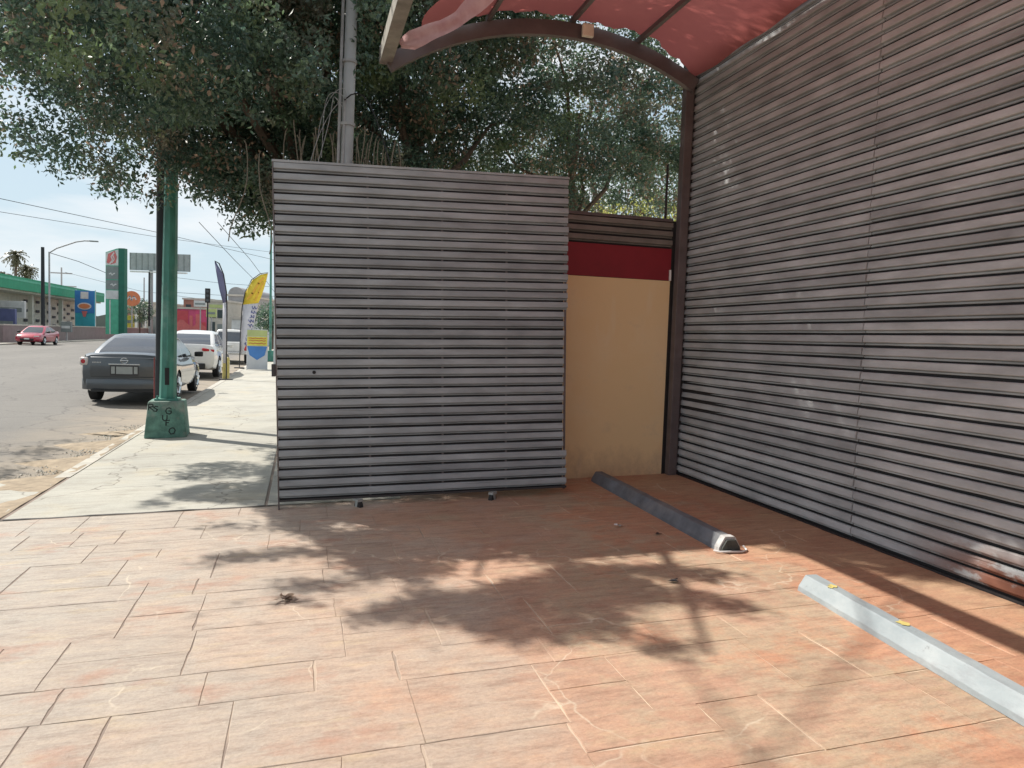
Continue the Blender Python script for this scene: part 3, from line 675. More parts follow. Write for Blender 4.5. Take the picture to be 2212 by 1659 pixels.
# lamp arm high above the crown
MB().tube([(.05, 0, 5.7), (-.4, 0, 6.4), (-1.4, 0, 6.8), (-2.2, 0, 6.85)], .04, 8).build('arm', M['green_pole'], gp, smooth=40)
MB().box(-2.75, -2.15, -.11, .11, 6.80, 6.92).build('lamp_head', M['conduit'], gp, bevel=.03)
def ribbon(mb, pts, w, plane):   # flat stroke made of short quads; plane(u, v) -> point
    n = len(pts)
    for i in range(n-1):
        (a, b), (c, d) = pts[i], pts[i+1]; L = math.hypot(c-a, d-b) or 1; nx, ny = -(d-b)/L*w/2, (c-a)/L*w/2; ex, ey = (c-a)/L*w*.25, (d-b)/L*w*.25
        mb.add([plane(a+nx-ex, b+ny-ey), plane(a-nx-ex, b-ny-ey), plane(c-nx+ex, d-ny+ey), plane(c+nx+ex, d+ny+ey)], [(0, 1, 2, 3)])
GL = {'G': [(.9, .8), (.6, 1), (.2, .9), (0, .5), (.2, .1), (.6, 0), (.9, .2), (.9, .5), (.5, .5)], 'U': [(0, 1), (0, .3), (.3, 0), (.7, .1), (.8, .4), (.8, 1)],
      'F': [(.8, 1), (.1, .95), (.1, 0), (.1, .5), (.6, .55)], 'O': [(.5, 1), (.1, .8), (0, .4), (.3, 0), (.8, .1), (1, .6), (.8, .95), (.5, 1)],
      'R': [(0, 0), (0, 1), (.7, .95), (.8, .6), (.1, .5), (.8, 0)], 'S': [(.9, .9), (.4, 1), (.1, .75), (.8, .35), (.6, 0), (0, .1)]}
pl = lambda u, v: (u, -(hb-(hb-ht)*v/H_)-.004, v)
def letters(par, seq, plane, w):
    for ch, x, y, s in seq:
        mb = MB(); ribbon(mb, [(x+a*s, y+b*s*1.1) for a, b in GL[ch]], w, plane); mb.build('graffiti_letter', M['graffiti'], par)
letters(gp, [('R', -.235, .43, .08), ('S', -.17, .41, .07), ('G', .0, .37, .085), ('U', -.04, .27, .075), ('F', .0, .20, .07), ('O', .05, .07, .085)], pl, .016)

wp2 = at(349, 700, 12.6)
wpole = thing('wooden_pole', 'dark slender pole standing right behind the green street pole', 'pole', (wp2.x, wp2.y, gz(wp2.x)-.05))
MB().tube([(0, 0, 0), (-.0, 0, 6.5)], [.095, .085], 12).build('shaft', M['wood_dark'], wpole, smooth=40)
MB().tube([(-.105, -.02, 0), (-.105, -.02, 1.2)], .012, 6).build('red_pipe', mat('red_pipe', (.35, .10, .10), .6), wpole)

# ------------------------------------------------------------------ trees
def inpoly(x, y, poly):
    x = np.asarray(x); y = np.asarray(y); c = np.zeros(x.shape, bool); n = len(poly); j = n-1
    for i in range(n):
        xi, yi = poly[i]; xj, yj = poly[j]
        t = ((yi > y) != (yj > y)) & (x < (xj-xi)*(y-yi)/((yj-yi) if yj != yi else 1e-9)+xi); c ^= t; j = i
    return c
BOT = [(-200, 372), (0, 380), (50, 372), (95, 372), (120, 400), (150, 400), (178, 420), (182, 470), (225, 482), (255, 455), (290, 445), (320, 462), (352, 455), (378, 440), (405, 462), (440, 470), (470, 490), (505, 505), (550, 520), (580, 512), (600, 480), (640, 480), (700, 500), (1240, 520), (1460, 520), (2400, 520)]
bx = np.array([b[0] for b in BOT]); by = np.array([b[1] for b in BOT])
GP_ = lambda pts: [tuple(groundhit(x, y).to_2d()) for x, y in pts]
SH = [GP_(q) for q in (
 [(735, 1348), (860, 1292), (1000, 1288), (1080, 1262), (1200, 1243), (1330, 1236), (1440, 1268), (1560, 1285), (1710, 1328), (1600, 1325), (1480, 1302), (1350, 1312), (1400, 1350), (1380, 1372), (1250, 1395), (1170, 1402), (1090, 1392), (1030, 1362), (900, 1348)],
 [(570, 1262), (640, 1250), (780, 1255), (800, 1270), (640, 1278)], [(560, 1290), (700, 1295), (740, 1310), (620, 1308)], [(1370, 1385), (1460, 1380), (1535, 1402), (1500, 1420), (1420, 1416)],
 [(1180, 1222), (1300, 1226), (1420, 1220), (1640, 1248), (1560, 1264), (1380, 1240), (1230, 1245)],
 [(395, 1222), (470, 1196), (640, 1182), (820, 1205), (800, 1235), (600, 1205)], [(540, 1085), (700, 1090), (900, 1170), (870, 1215), (700, 1180), (600, 1130)], [(350, 1142), (480, 1130), (610, 1135), (600, 1148), (480, 1142)],
 [(700, 1165), (880, 1185), (900, 1235), (800, 1262), (760, 1230)], [(860, 1215), (960, 1212), (1010, 1235), (930, 1262), (1000, 1300), (900, 1300)],
 [(600, 1100), (1250, 1100), (1260, 1222), (1180, 1214), (880, 1206), (820, 1168), (760, 1122), (640, 1114)],
 [(345, 1065), (440, 1045), (620, 1035), (620, 1095), (480, 1085), (380, 1078)],
 [(1690, 1195), (1760, 1195), (1900, 1235), (2030, 1262), (2090, 1250), (2130, 1290), (2000, 1200), (1850, 1150)])]
HOLES = [GP_([(650, 1122), (740, 1126), (800, 1145), (740, 1150)]), GP_([(700, 1185), (800, 1190), (760, 1200)])]
SV = np.array([.683, -.67, -1.0])
GATE_TRI = [(-.4, 7.0), (1.95, 4.80), (4.2, 4.72), (4.2, 7.1), (-.2, 7.1)]
def shadow_ok(P, soft=0.09, leak=.02):
    g_ = P+SV*(P[:, 2:3]-gz(0)); g_ = g_[:, :2]+rng.normal(0, soft, (len(P), 2))
    x, y = g_[:, 0], g_[:, 1]
    ok = (x > 4.2) | ((y > 7.1) & (x > -.4)) | (y > 15.5) | inpoly(x, y, GATE_TRI)
    sw = (y > 7.2) & (y <= 15.5) & (x <= -.4)
    pat = (np.sin(y*3.1+x*1.3)+np.sin(y*1.2-x*2.2+1)) > .55
    ok |= sw & ((pat & (x > -1.4)) | (x < -3.2)) & (rng.random(len(x)) < .7)
    for s in SH:
        ok |= inpoly(x, y, s)
    for h in HOLES: ok &= ~(inpoly(x, y, h) & (rng.random(len(x)) < .75))
    ok |= rng.random(len(x)) < leak
    return ok
def cam_ok(P, pad=0):
    x, y = proj(P); lim = np.interp(x, bx, by); d = (P-np.array([0, 0, CAM_H])) @ np.array(FW)
    pole_ = (np.abs(x-744-(350-y)*-.02) < 27) & (d < 8.7) & (y < 370); lim = lim+rng.normal(0, 7, len(P))-pad
    return ((y < lim) | (d < .5)) & ~pole_
def thin_low(P):
    x, y = proj(P); low = (x > 1235) & (x < 1480) & (y > 392); return ~(low & (rng.random(len(P)) < .75))
def leaves(centers, per, spread, L, mtl, name, parent, droop=.4, test=True, twig=True):
    n = len(centers); N = n*per
    if n == 0: return
    c = np.repeat(centers, per, 0); off = rng.normal(0, 1, (N, 3)); off /= np.linalg.norm(off, axis=1, keepdims=True)+1e-6
    off *= (rng.random((N, 1))**.5)*spread; off[:, 2] *= .75; P = c+off
    if test:
        k = cam_ok(P, 4) & shadow_ok(P, .045, .012); P = P[k]
    N = len(P)
    d = rng.normal(0, 1, (N, 3)); d[:, 2] -= droop; d /= np.linalg.norm(d, axis=1, keepdims=True)
    s = rng.normal(0, 1, (N, 3)); s -= (s*d).sum(1, keepdims=True)*d; s /= np.linalg.norm(s, axis=1, keepdims=True)
    nrm = np.cross(d, s); l = L*rng.uniform(.7, 1.25, (N, 1)); w = l*.24
    a = P; b = P+d*l*.45+s*w+nrm*w*.3; cc = P+d*l; e = P+d*l*.45-s*w+nrm*w*.3
    V = np.stack([a, b, cc, e], 1).reshape(-1, 3)
    F = np.arange(N*4).reshape(N, 4); tri = np.concatenate([F[:, [0, 1, 2]], F[:, [0, 2, 3]]], 1).reshape(-1, 3)
    me = bpy.data.meshes.new(name); me.vertices.add(len(V)); me.vertices.foreach_set('co', V.astype(np.float32).ravel())
    me.loops.add(len(tri)*3); me.loops.foreach_set('vertex_index', tri.astype(np.int32).ravel())
    me.polygons.add(len(tri)); me.polygons.foreach_set('loop_start', np.arange(0, len(tri)*3, 3, dtype=np.int32))
    me.update(calc_edges=True); me.materials.append(mtl)
    o = link(name, me, parent); o['kind'] = 'stuff'
    if parent is not None: o.location = -parent.location
    return o
def ell(n, c, r):
    v = rng.normal(0, 1, (n, 3)); v /= np.linalg.norm(v, axis=1, keepdims=True); v *= rng.random((n, 1))**.42
    return np.array(c)+v*np.array(r)
def clump(P, f=1.6, th=0.0, ph=0):
    s = np.sin(P[:, 0]*f*1.7+ph)*np.cos(P[:, 1]*f*1.3+1+ph)+np.sin(P[:, 2]*f*2.1+P[:, 0]*f+ph*2)*.8+np.sin((P[:, 1]-P[:, 2])*f*1.9)*.6
    return s > th
def limbs(trunk_path, r0_, branches, parent, mtl):
    T = MB().tube(trunk_path, r0_, 10); o = T.build('trunk', mtl, parent, smooth=50); o.location = -parent.location
    for b in branches:
        o = MB().tube(b[0], b[1], 7).build('limb', mtl, parent, smooth=50); o.location = -parent.location
def grow(start, targets, r_, k=5):
    out = []
    for t in targets:
        s = Vector(start); e = Vector(t); pts = [s]
        for i in range(1, k+1):
            u = i/k; p = s.lerp(e, u); p.z += .35*math.sin(u*PI)*(e-s).length*.25; p += Vector((random.uniform(-.12, .12), random.uniform(-.12, .12), random.uniform(-.08, .08))); pts.append(p)
        out.append((pts, [r_*(1-.8*i/k) for i in range(k+1)]))
    return out
# tree A: over the pavement on the left
tA = thing('tree', 'big dark leafy tree overhanging the pavement and the green pole', 'tree', (-2.1, 10.4, gz(-1)))
TX, TY = at(668, 1000, 11.4).x, at(668, 1000, 11.4).y; tA.location = (TX, TY, gz(TX))
PA = np.concatenate([ell(1500, (-3.4, 10.6, 6.2), (4.3, 3.6, 3.0)), ell(3300, (-1.6, 8.2, 5.7), (2.9, 2.5, 1.9)), ell(1500, (-6.2, 12.5, 6.0), (3.6, 3.6, 2.6)), ell(900, (-3.6, 11.5, 4.6), (4.0, 2.6, 1.5)), ell(500, (-1.2, 11.6, 4.2), (1.2, 1.2, 1.2))])
k = cam_ok(PA, 18) & shadow_ok(PA, .10) & clump(PA, 2.9, -.15) & (PA[:, 2] > 2.6); PA = PA[k]
leaves(PA, 46, .25, .078, M['leaf'], 'crown', tA)
kd = rng.random(len(PA)) < .10; leaves(PA[kd], 60, .38, .07, M['leaf_dry'], 'dry_sprays', tA)
limbs([(TX, TY, -.05), (TX+.05, TY, 1.8), (TX, TY-.1, 3.2), (TX-.22, TY-.2, 4.6), (TX-.5, TY-.4, 6)], [.20, .17, .15, .12, .08], grow((TX, TY-.1, 3.5), [(-3.8, 9.8, 5.6), (-2.5, 8.2, 5.4), (-5.2, 11.5, 5.8), (.6, 9.4, 6.2), (-1.8, 7.0, 5.8), (-4.5, 12.6, 7)], .085, 6)+grow((TX-.24, TY-.2, 4.7), [(-3.4, 11, 7.8), (-.2, 8.2, 7.4), (-1.8, 12.5, 8)], .06, 5), tA, M['bark'])
# tree B: middle, behind the gate
tB = thing('tree', 'dense dark tree behind the gate and the cream wall', 'tree', (1.7, 11.3, gz(1.7)))
PB = np.concatenate([ell(2300, (1.1, 11.6, 5.6), (2.6, 2.2, 2.6)), ell(1900, (1.0, 9.4, 6.4), (2.4, 1.6, 1.8)), ell(800, (0.3, 11.0, 3.9), (1.8, 1.2, 1.2)), ell(700, (1.9, 7.6, 8.6), (2.0, 2.6, 1.0))])
k = cam_ok(PB) & shadow_ok(PB, .10) & clump(PB, 2.6, -.15, 1.2); PB = PB[k]; PB = PB[thin_low(PB)]
leaves(PB, 50, .23, .075, M['leaf'], 'crown', tB)
kd = rng.random(len(PB)) < .07; leaves(PB[kd], 60, .40, .07, M['leaf_dry'], 'dry_sprays', tB)
limbs([(1.7, 11.3, -.05), (1.6, 11.3, 1.9), (1.75, 11.2, 3.4), (1.5, 11.1, 5.2)], [.17, .14, .12, .08], grow((1.7, 11.2, 3.2), [(.2, 10.9, 5.2), (3.0, 11.0, 5.0), (.8, 9.4, 6.6), (2.4, 12, 6.5), (1.0, 12.6, 6.8)], .07, 6), tB, M['bark'])
# tree C: right, in front of bright sky
tC = thing('tree', 'sparse tree with sky showing through under the red carport arch', 'tree', (4.6, 11.8, gz(4.6)))
PC = np.concatenate([ell(2300, (4.3, 11.9, 5.4), (2.9, 2.2, 2.6)), ell(500, (5.0, 10.2, 4.4), (1.8, 1.2, 1.8)), ell(500, (3.6, 9.0, 7.0), (2.2, 1.6, 1.0))])
k = shadow_ok(PC, .10) & clump(PC, 3.0, .12, .4); PC = PC[k]; PC = PC[thin_low(PC)]
leaves(PC, 46, .21, .072, M['leaf'], 'crown', tC)
kd = rng.random(len(PC)) < .10; leaves(PC[kd], 60, .40, .06, M['leaf_dry'], 'dry_sprays', tC)
limbs([(4.6, 11.8, -.05), (4.5, 11.8, 2.0), (4.2, 11.7, 3.6), (4.4, 11.8, 5.4)], [.13, .11, .09, .05], grow((4.3, 11.7, 3.4), [(2.9, 11.3, 4.6), (5.6, 11.2, 5.0), (3.4, 10.2, 6.0), (5.0, 12.6, 6.4)], .05, 6), tC, M['bark'])
# sunlit scrub behind the cream wall
sb = thing('shrub', 'sunlit yellow green scrub showing above the slats of the cream wall', 'shrub', (6.2, 15.5, gz(4)))
PS = np.concatenate([ell(520, (6.8, 15.8, 3.2), (4.0, .8, 1.1)), ell(120, (7.4, 15.2, 3.9), (2.4, .6, .9))])
leaves(PS, 40, .32, .085, M['leaf_y'], 'foliage', sb, test=False)
mb = MB()
for i in range(150):
    x = random.uniform(3.6, 9.4); y = random.uniform(14.4, 15.4); h = random.uniform(4.2, 6.0)
    mb.tube([(x, y, .1), (x+random.uniform(-.1, .1), y, 2.2), (x+random.uniform(-.3, .3), y+random.uniform(-.2, .2), h)], [.008, .007, .003], 3)
o = mb.build('dry_stems', M['twig'], sb); o.location = -sb.location; o['kind'] = 'stuff'
td = thing('tree', 'olive scrubby tree standing behind the sparse tree under the arch', 'tree', (7.6, 18.5, gz(4.6)))
PD = np.concatenate([ell(700, (7.4, 18.5, 5.6), (3.6, 1.6, 2.2)), ell(300, (10.2, 18.5, 4.8), (2.0, 1.4, 2.0))]); PD = PD[clump(PD, 2.0, -.3, 2)]
leaves(PD, 30, .34, .11, M['leaf'], 'crown', td, test=False)
limbs([(7.6, 18.5, -.05), (7.5, 18.5, 2.4), (7.7, 18.4, 4.2), (7.3, 18.5, 6)], [.16, .13, .10, .06], grow((7.6, 18.4, 3.6), [(5.6, 18.2, 5.6), (9.6, 18.6, 5.4), (8.4, 18, 7)], .06, 5), td, M['bark'])
hd = thing('hedge', 'dark hedge behind the boundary wall and the gate', 'hedge', (2.5, 9.9, gz(1.6)))
PH = ell(420, (2.5, 9.9, 2.4), (1.8, .6, 1.1))
leaves(PH, 40, .28, .07, M['leaf'], 'foliage', hd, test=False)
# hanging dry vines beside the pole
vn = thing('hanging_vine', 'pale dry vines drooping over the gate right of the concrete pole', 'vine', (.6, 8.9, 3.2))
mb = MB()
for i in range(44):
    x = .15+random.gauss(0, .35) if i < 20 else .75+random.gauss(0, .28); y = 8.9+random.uniform(-.3, .3); top = 3.55+random.uniform(-.1, .45)
    pts = [(x+.25*(t/8)*math.copysign(1, random.random()-.5)*0+.16*math.sin(t*.5+i)*t/8, y, top+.12*math.sin(min(t, 3)/3*PI)-.14*t) for t in range(9)]
    mb.tube(pts, .006, 4)
o = mb.build('stems', mat('dry_vine', (.22, .19, .15), .9), vn); o.location = -vn.location; o['kind'] = 'stuff'

# ------------------------------------------------------------------ cars
def lerp_tab(tab, y):
    xs = [t[0] for t in tab]; return [float(np.interp(y, xs, [t[i] for t in tab])) for i in range(1, len(tab[0]))]
def car(name, label, loc, heading, body_m, spec, group='cars parked along the kerb'):
    t = thing(name, label, 'car', loc, heading, group)
    L = spec['L']; tab = spec['tab']      # tab rows: y, halfwidth, z bottom, z top(edge), crown
    ys = sorted(set([r[0] for r in tab]+list(np.linspace(-L/2+.06, L/2-.06, 26))))
    mb = MB(); n = None; vs = []
    for y in ys:
        w, zb, zt, crn = lerp_tab(tab, y); h = zt-zb
        half = [(0, zb), (w*.80, zb), (w*.93, zb+.05), (w*.985, zb+h*.28), (w, zb+h*.52), (w*.985, zb+h*.72), (w*.955, zb+h*.88), (w*.91, zt-.015), (w*.80, zt+crn*.35), (w*.45, zt+crn*.85), (0, zt+crn)]
        ring = half+[(-x, z) for x, z in half[-2:0:-1]]; n = len(ring); vs += [(x, y, z) for x, z in ring]
    fs = [(i*n+j, i*n+(j+1) % n, (i+1)*n+(j+1) % n, (i+1)*n+j) for i in range(len(ys)-1) for j in range(n)]
    fs += [tuple(range(n))[::-1], tuple((len(ys)-1)*n+j for j in range(n))]
    mb.add(vs, fs); me = mb.mesh('body', [body_m, M['black']]); tmp = bpy.data.objects.new('tmp', me); COL.objects.link(tmp)
    wb = spec['wb']; rw = spec['rw']; hw = spec['hw']
    cut = MB()
    for yy in wb:
        for s in (-1, 1): cut.tube([(s*(hw-.30), yy, rw), (s*(hw+.2), yy, rw)], rw+.045, 24, mi=1)
    cm = cut.mesh('cut', [body_m, M['black']]); co = bpy.data.objects.new('cut', cm); COL.objects.link(co)
    md = tmp.modifiers.new('b', 'BOOLEAN'); md.operation = 'DIFFERENCE'; md.object = co; md.solver = 'EXACT'; md.material_mode = 'INDEX'
    dg = bpy.context.evaluated_depsgraph_get(); me2 = bpy.data.meshes.new_from_object(tmp.evaluated_get(dg))
    bpy.data.objects.remove(tmp); bpy.data.objects.remove(co)
    me2.polygons.foreach_set('use_smooth', [True]*len(me2.polygons)); me2.set_sharp_from_angle(angle=R(32))
    me2.name = 'body'; body = link('body', me2, t)
    # greenhouse
    gh = spec['gh']   # rows: z, y_rear, y_front, halfwidth
    def outline(z):
        yr, yf, w = lerp_tab(gh, z); pts = []; rc = .12
        side = np.linspace(yr+rc, yf-rc, 22)
        fr = [(-w+rc+(2*w-2*rc)*k/8) for k in range(9)]
        pts += [(x, yr-.05*(1-(x/w)**2)) for x in fr]                    # rear, left to right (9)
        pts += [(w-rc+rc*math.sin(a), yr+rc-rc*math.cos(a)) for a in (R(30), R(60))]
        pts += [(w, y) for y in side]                                       # right side (22)
        pts += [(w-rc+rc*math.cos(a), yf-rc+rc*math.sin(a)) for a in (R(30), R(60))]
        pts += [(x, yf+.10*(1-(x/w)**2)) for x in fr[::-1]]               # front (9)
        pts += [(-w+rc-rc*math.sin(a), yf-rc+rc*math.cos(a)) for a in (R(30), R(60))]
        pts += [(-w, y) for y in side[::-1]]
        pts += [(-w+rc-rc*math.cos(a), yr+rc-rc*math.sin(a)) for a in (R(30), R(60))]
        return pts
    zs = [gh[0][0], gh[0][0]+.03]; zt1 = spec['zglass']; zs += list(np.linspace(gh[0][0]+.08, zt1, 4)); zs += [r[0] for r in gh if r[0] > zt1+.005]
    zs = sorted(set(zs)); rings = [outline(z) for z in zs]; n = len(rings[0])
    V = [(x, y, z) for z, r_ in zip(zs, rings) for x, y in r_]; faces = {'cabin': [], 'rear_window': [], 'windshield': [], 'R1': [], 'R2': [], 'L1': [], 'L2': []}
    iR = 11; iF = iR+22+2; iL = iF+9+2
    for j in range(len(zs)-1):
        for i in range(n):
            f = (j*n+i, j*n+(i+1) % n, (j+1)*n+(i+1) % n, (j+1)*n+i); key = 'cabin'
            if zs[j] >= gh[0][0]+.029 and zs[j+1] <= zt1+.001:
                if 0 <= i < 8: key = 'rear_window'
                elif iF <= i < iF+8: key = 'windshield'
                elif iR+1 <= i < iR+10: key = 'R1'
                elif iR+11 <= i < iR+20: key = 'R2'
                elif iL+1 <= i < iL+10: key = 'L2'
                elif iL+11 <= i < iL+20: key = 'L1'
            faces[key].append(f)
    top = len(V); V.append((0, (lerp_tab(gh, zs[-1])[0]+lerp_tab(gh, zs[-1])[1])/2, zs[-1]+.02))
    for i in range(n): faces['cabin'].append(((len(zs)-1)*n+i, (len(zs)-1)*n+(i+1) % n, top))
    for key, fl in faces.items():
        if not fl: continue
        used = sorted({i for f in fl for i in f}); mp_ = {a: b for b, a in enumerate(used)}
        me3 = bpy.data.meshes.new(key); me3.from_pydata([V[i] for i in used], [], [tuple(mp_[i] for i in f) for f in fl])
        me3.materials.append(body_m if key == 'cabin' else (M['glass_sky'] if key == 'rear_window' else M['glass']))
        me3.polygons.foreach_set('use_smooth', [True]*len(me3.polygons)); me3.set_sharp_from_angle(angle=R(50))
        link({'R1': 'side_window', 'R2': 'side_window', 'L1': 'side_window', 'L2': 'side_window'}.get(key, key), me3, t)
    # wheels
    for yy in wb:
        for s in (-1, 1):
            w0 = bpy.data.objects.new('wheel', None); COL.objects.link(w0); w0.parent = t; w0.location = (s*(hw-.12), yy, rw)
            ty = MB().tube([(-.10, 0, 0), (-.085, 0, 0), (.085, 0, 0), (.10, 0, 0)], [rw-.03, rw, rw, rw-.03], 28).build('tyre', M['rubber'], w0, smooth=30)
            rm = MB(); rm.tube([(s*.095, 0, 0), (s*.105, 0, 0)], rw*.66, 24)
            for k in range(5):
                a = 2*PI*k/5+.3; rm.tube([(s*.108, 0, 0), (s*.112, math.cos(a)*rw*.6, math.sin(a)*rw*.6)], [.05, .035], 6)
            rm.build('rim', M['chrome'], w0, smooth=30)
    for s in (-1, 1):
        zm = gh[0][0]+.04; ym = gh[0][2]-.42
        mo = MB().box(-.10, .10, -.06, .06, -.065, .065).build('mirror', spec.get('mirror', body_m), t, bevel=.025, smooth=50); mo.location = (s*(hw+.09), ym, zm+.05)
    return t
sedan = dict(L=4.82, hw=.90, rw=.33, wb=(-1.40, 1.38),
    tab=[(-2.41, .70, .42, .90, .035), (-2.36, .80, .30, 1.00, .05), (-2.20, .86, .26, 1.04, .05), (-1.7, .895, .24, 1.03, .05), (-.9, .90, .22, .96, .04), (.7, .90, .22, .93, .03), (1.25, .89, .22, .90, .06), (2.0, .86, .24, .80, .07), (2.25, .80, .26, .70, .06), (2.41, .62, .34, .58, .03)],
    gh=[(.90, -1.98, 1.35, .80), (1.02, -1.86, 1.10, .785), (1.20, -1.42, .72, .72), (1.36, -.98, .36, .63), (1.43, -.78, .18, .58), (1.465, -.55, 0.0, .48)], zglass=1.365, mirror=M['black'])
car_p = -3.68; kerb_p = -2.95
nis = car('parked_car', 'dark grey sedan parked at the kerb just behind the green street pole', (car_p, 20.15, rz(car_p)+.03), R(-.5), M['car_grey'], sedan)
nis.scale = (1.04, 1.04, 1.04)
def rear_sedan(t):
    y = -2.41
    # boot lid edge, chrome strip, plate, badge, lamps, lower bumper
    MB().box(-.66, .66, y-.012, y+.05, .56, .985).build('boot_lid', M['car_grey'], t, bevel=.03, smooth=50)
    MB().prism([(-.80, 0), (.80, 0), (.74, .16), (-.74, .16)], .36, .54, 'z').v  # keep shape helper simple
    b = MB(); pr = [(-.83, y+.12), (-.70, y-.0), (-.35, y-.04), (0, y-.05), (.35, y-.04), (.70, y-.0), (.83, y+.12), (.84, y+.30), (-.84, y+.30)]
    b.prism(pr, .30, .53, 'z').build('rear_bumper', M['car_grey'], t, bevel=.02, smooth=50)
    MB().box(-.62, .62, y-.068, y-.02, .265, .31).build('lower_valance', M['black'], t)
    MB().box(-.30, .30, y-.030, y-.012, .825, .850).build('chrome_strip', M['chrome'], t, bevel=.006)
    MB().box(-.27, .27, y-.016, y-.0125, .60, .815).build('plate_recess', M['frame_dark'], t)
    pl_ = MB().box(-.155, .155, y-.026, y-.017, .635, .79).build('licence_plate', M['plate'], t)
    for s in (-1, 1):
        MB().box(s*.215-.035, s*.215+.035, y-.022, y-.0165, .64, .79).build('reflector', M['plate'], t)
    # emblem: ring with a bar
    e = MB(); N = 20; e.tube([(.065*math.cos(2*PI*k/N), y-.018, .915+.055*math.sin(2*PI*k/N)) for k in range(N+1)], .010, 6); e.tube([(-.08, y-.02, .915), (.08, y-.02, .915)], .012, 6); e.build('badge', M['chrome'], t, smooth=40)
    for s in (-1, 1):
        l = MB().box(-.095, .095, -.05, .16, -.085, .085).build('taillight', M['clear_lamp'], t, bevel=.035, smooth=60); l.location = (s*.765, y+.075, .885); l.rotation_euler = (0, 0, s*.35)
        MB().tube([(0, -.06, 0), (0, -.04, 0)], .045, 12).build('red_lens', M['red_lamp'], l, smooth=40)
    for k in range(6): MB().box(-.60+k*.028, -.582+k*.028, y-.018, y-.012, .86, .882).build('model_lettering', M['chrome'], t)
rear_sedan(nis)
suv = dict(L=4.6, hw=.92, rw=.37, wb=(-1.40, 1.35),
    tab=[(-2.3, .74, .48, 1.02, .03), (-2.24, .84, .34, 1.12, .04), (-1.9, .90, .28, 1.14, .04), (-.9, .92, .26, 1.06, .03), (.7, .92, .26, 1.02, .03), (1.3, .90, .28, .98, .06), (2.0, .86, .30, .86, .07), (2.3, .66, .4, .66, .03)],
    gh=[(1.0, -2.10, 1.30, .82), (1.12, -1.98, 1.08, .80), (1.32, -1.60, .70, .74), (1.52, -1.05, .34, .66), (1.60, -.80, .16, .60), (1.64, -.5, -.05, .50)], zglass=1.52)
wc = car('parked_car', 'white crossover parked ahead of the dark grey sedan', (-3.72, 29.6, rz(-3.7)+.02), R(-1), M['car_white'], suv)
for s in (-1, 1):
    l = MB().box(-.20, .20, -.03, .12, -.05, .05).build('taillight', M['red_lamp'], wc, bevel=.03, smooth=60); l.location = (s*.64, -2.28, .98); l.rotation_euler = (0, s*.12, s*.28)
MB().box(-.55, .55, -2.36, -2.2, .32, .52).build('lower_bumper', M['black'], wc, bevel=.03)
MB().box(-.2, .2, -2.325, -2.30, .62, .74).build('licence_plate', M['plate'], wc)
# pickup
pk = car('pickup_truck', 'white pickup truck with big red taillights parked beyond the white crossover', (-3.6, 42.2, rz(-3.6)+.02), 0, M['car_white'],
    dict(L=5.4, hw=.95, rw=.40, wb=(-1.7, 1.75), tab=[(-2.7, .92, .55, 1.06, 0), (-2.66, .94, .50, 1.10, 0), (.0, .95, .42, 1.12, 0), (1.2, .95, .42, 1.10, .03), (2.2, .93, .42, 1.02, .06), (2.6, .86, .45, .95, .05), (2.7, .75, .5, .85, .02)],
    gh=[(1.08, -.9, 1.55, .86), (1.2, -.88, 1.40, .84), (1.45, -.84, 1.0, .78), (1.66, -.78, .75, .72), (1.72, -.7, .6, .62)], zglass=1.6), group='cars parked along the kerb')
pk['category'] = 'pickup'
for s in (-1, 1): MB().box(s*.85-.075, s*.85+.075, -2.73, -2.6, .68, 1.05).build('taillight', M['red_lamp'], pk, bevel=.02)
MB().box(-.9, .9, -2.86, -2.72, .48, .60).build('rear_bumper', M['chrome'], pk, bevel=.02)
MB().box(-.72, .72, -2.715, -2.69, .62, 1.05).build('tailgate', M['car_white'], pk, bevel=.02)
# red oncoming car
rc_loc = at(82, 742, 57.0)
rcar = car('red_car', 'red sedan driving on the far side of the road', (rc_loc.x, rc_loc.y, rz(-8)+.0), PI, M['car_red'], sedan, group='cars on the road')
rcar.scale = (1, 1, 1)
for s in (-1, 1):
    l = MB().box(-.17, .17, -.04, .05, -.06, .06).build('headlight', M['clear_lamp'], rcar, bevel=.03, smooth=60); l.location = (s*.60, 2.28, .66); l.rotation_euler = (0, 0, -s*.45)
MB().box(-.45, .45, 2.30, 2.44, .34, .50).build('grille', M['black'], rcar, bevel=.02)
MB().box(-.17, .17, 2.43, 2.455, .44, .54).build('licence_plate', M['white'], rcar)

# ------------------------------------------------------------------ flags, bollards, signs on the pavement
def feather(name, label, base, pole_pts, sail, bands, mats_, w=.5):
    t = thing(name, label, 'flag', base)
    MB().tube(pole_pts, [.02]*(len(pole_pts)-1)+[.008], 8).build('pole', M['black'], t, smooth=40)
    MB().box(-.2, .2, -.2, .2, -.01, .03).build('foot', M['frame_dark'], t)
    return t
GBx = lambda x, y: groundhit(x, y)
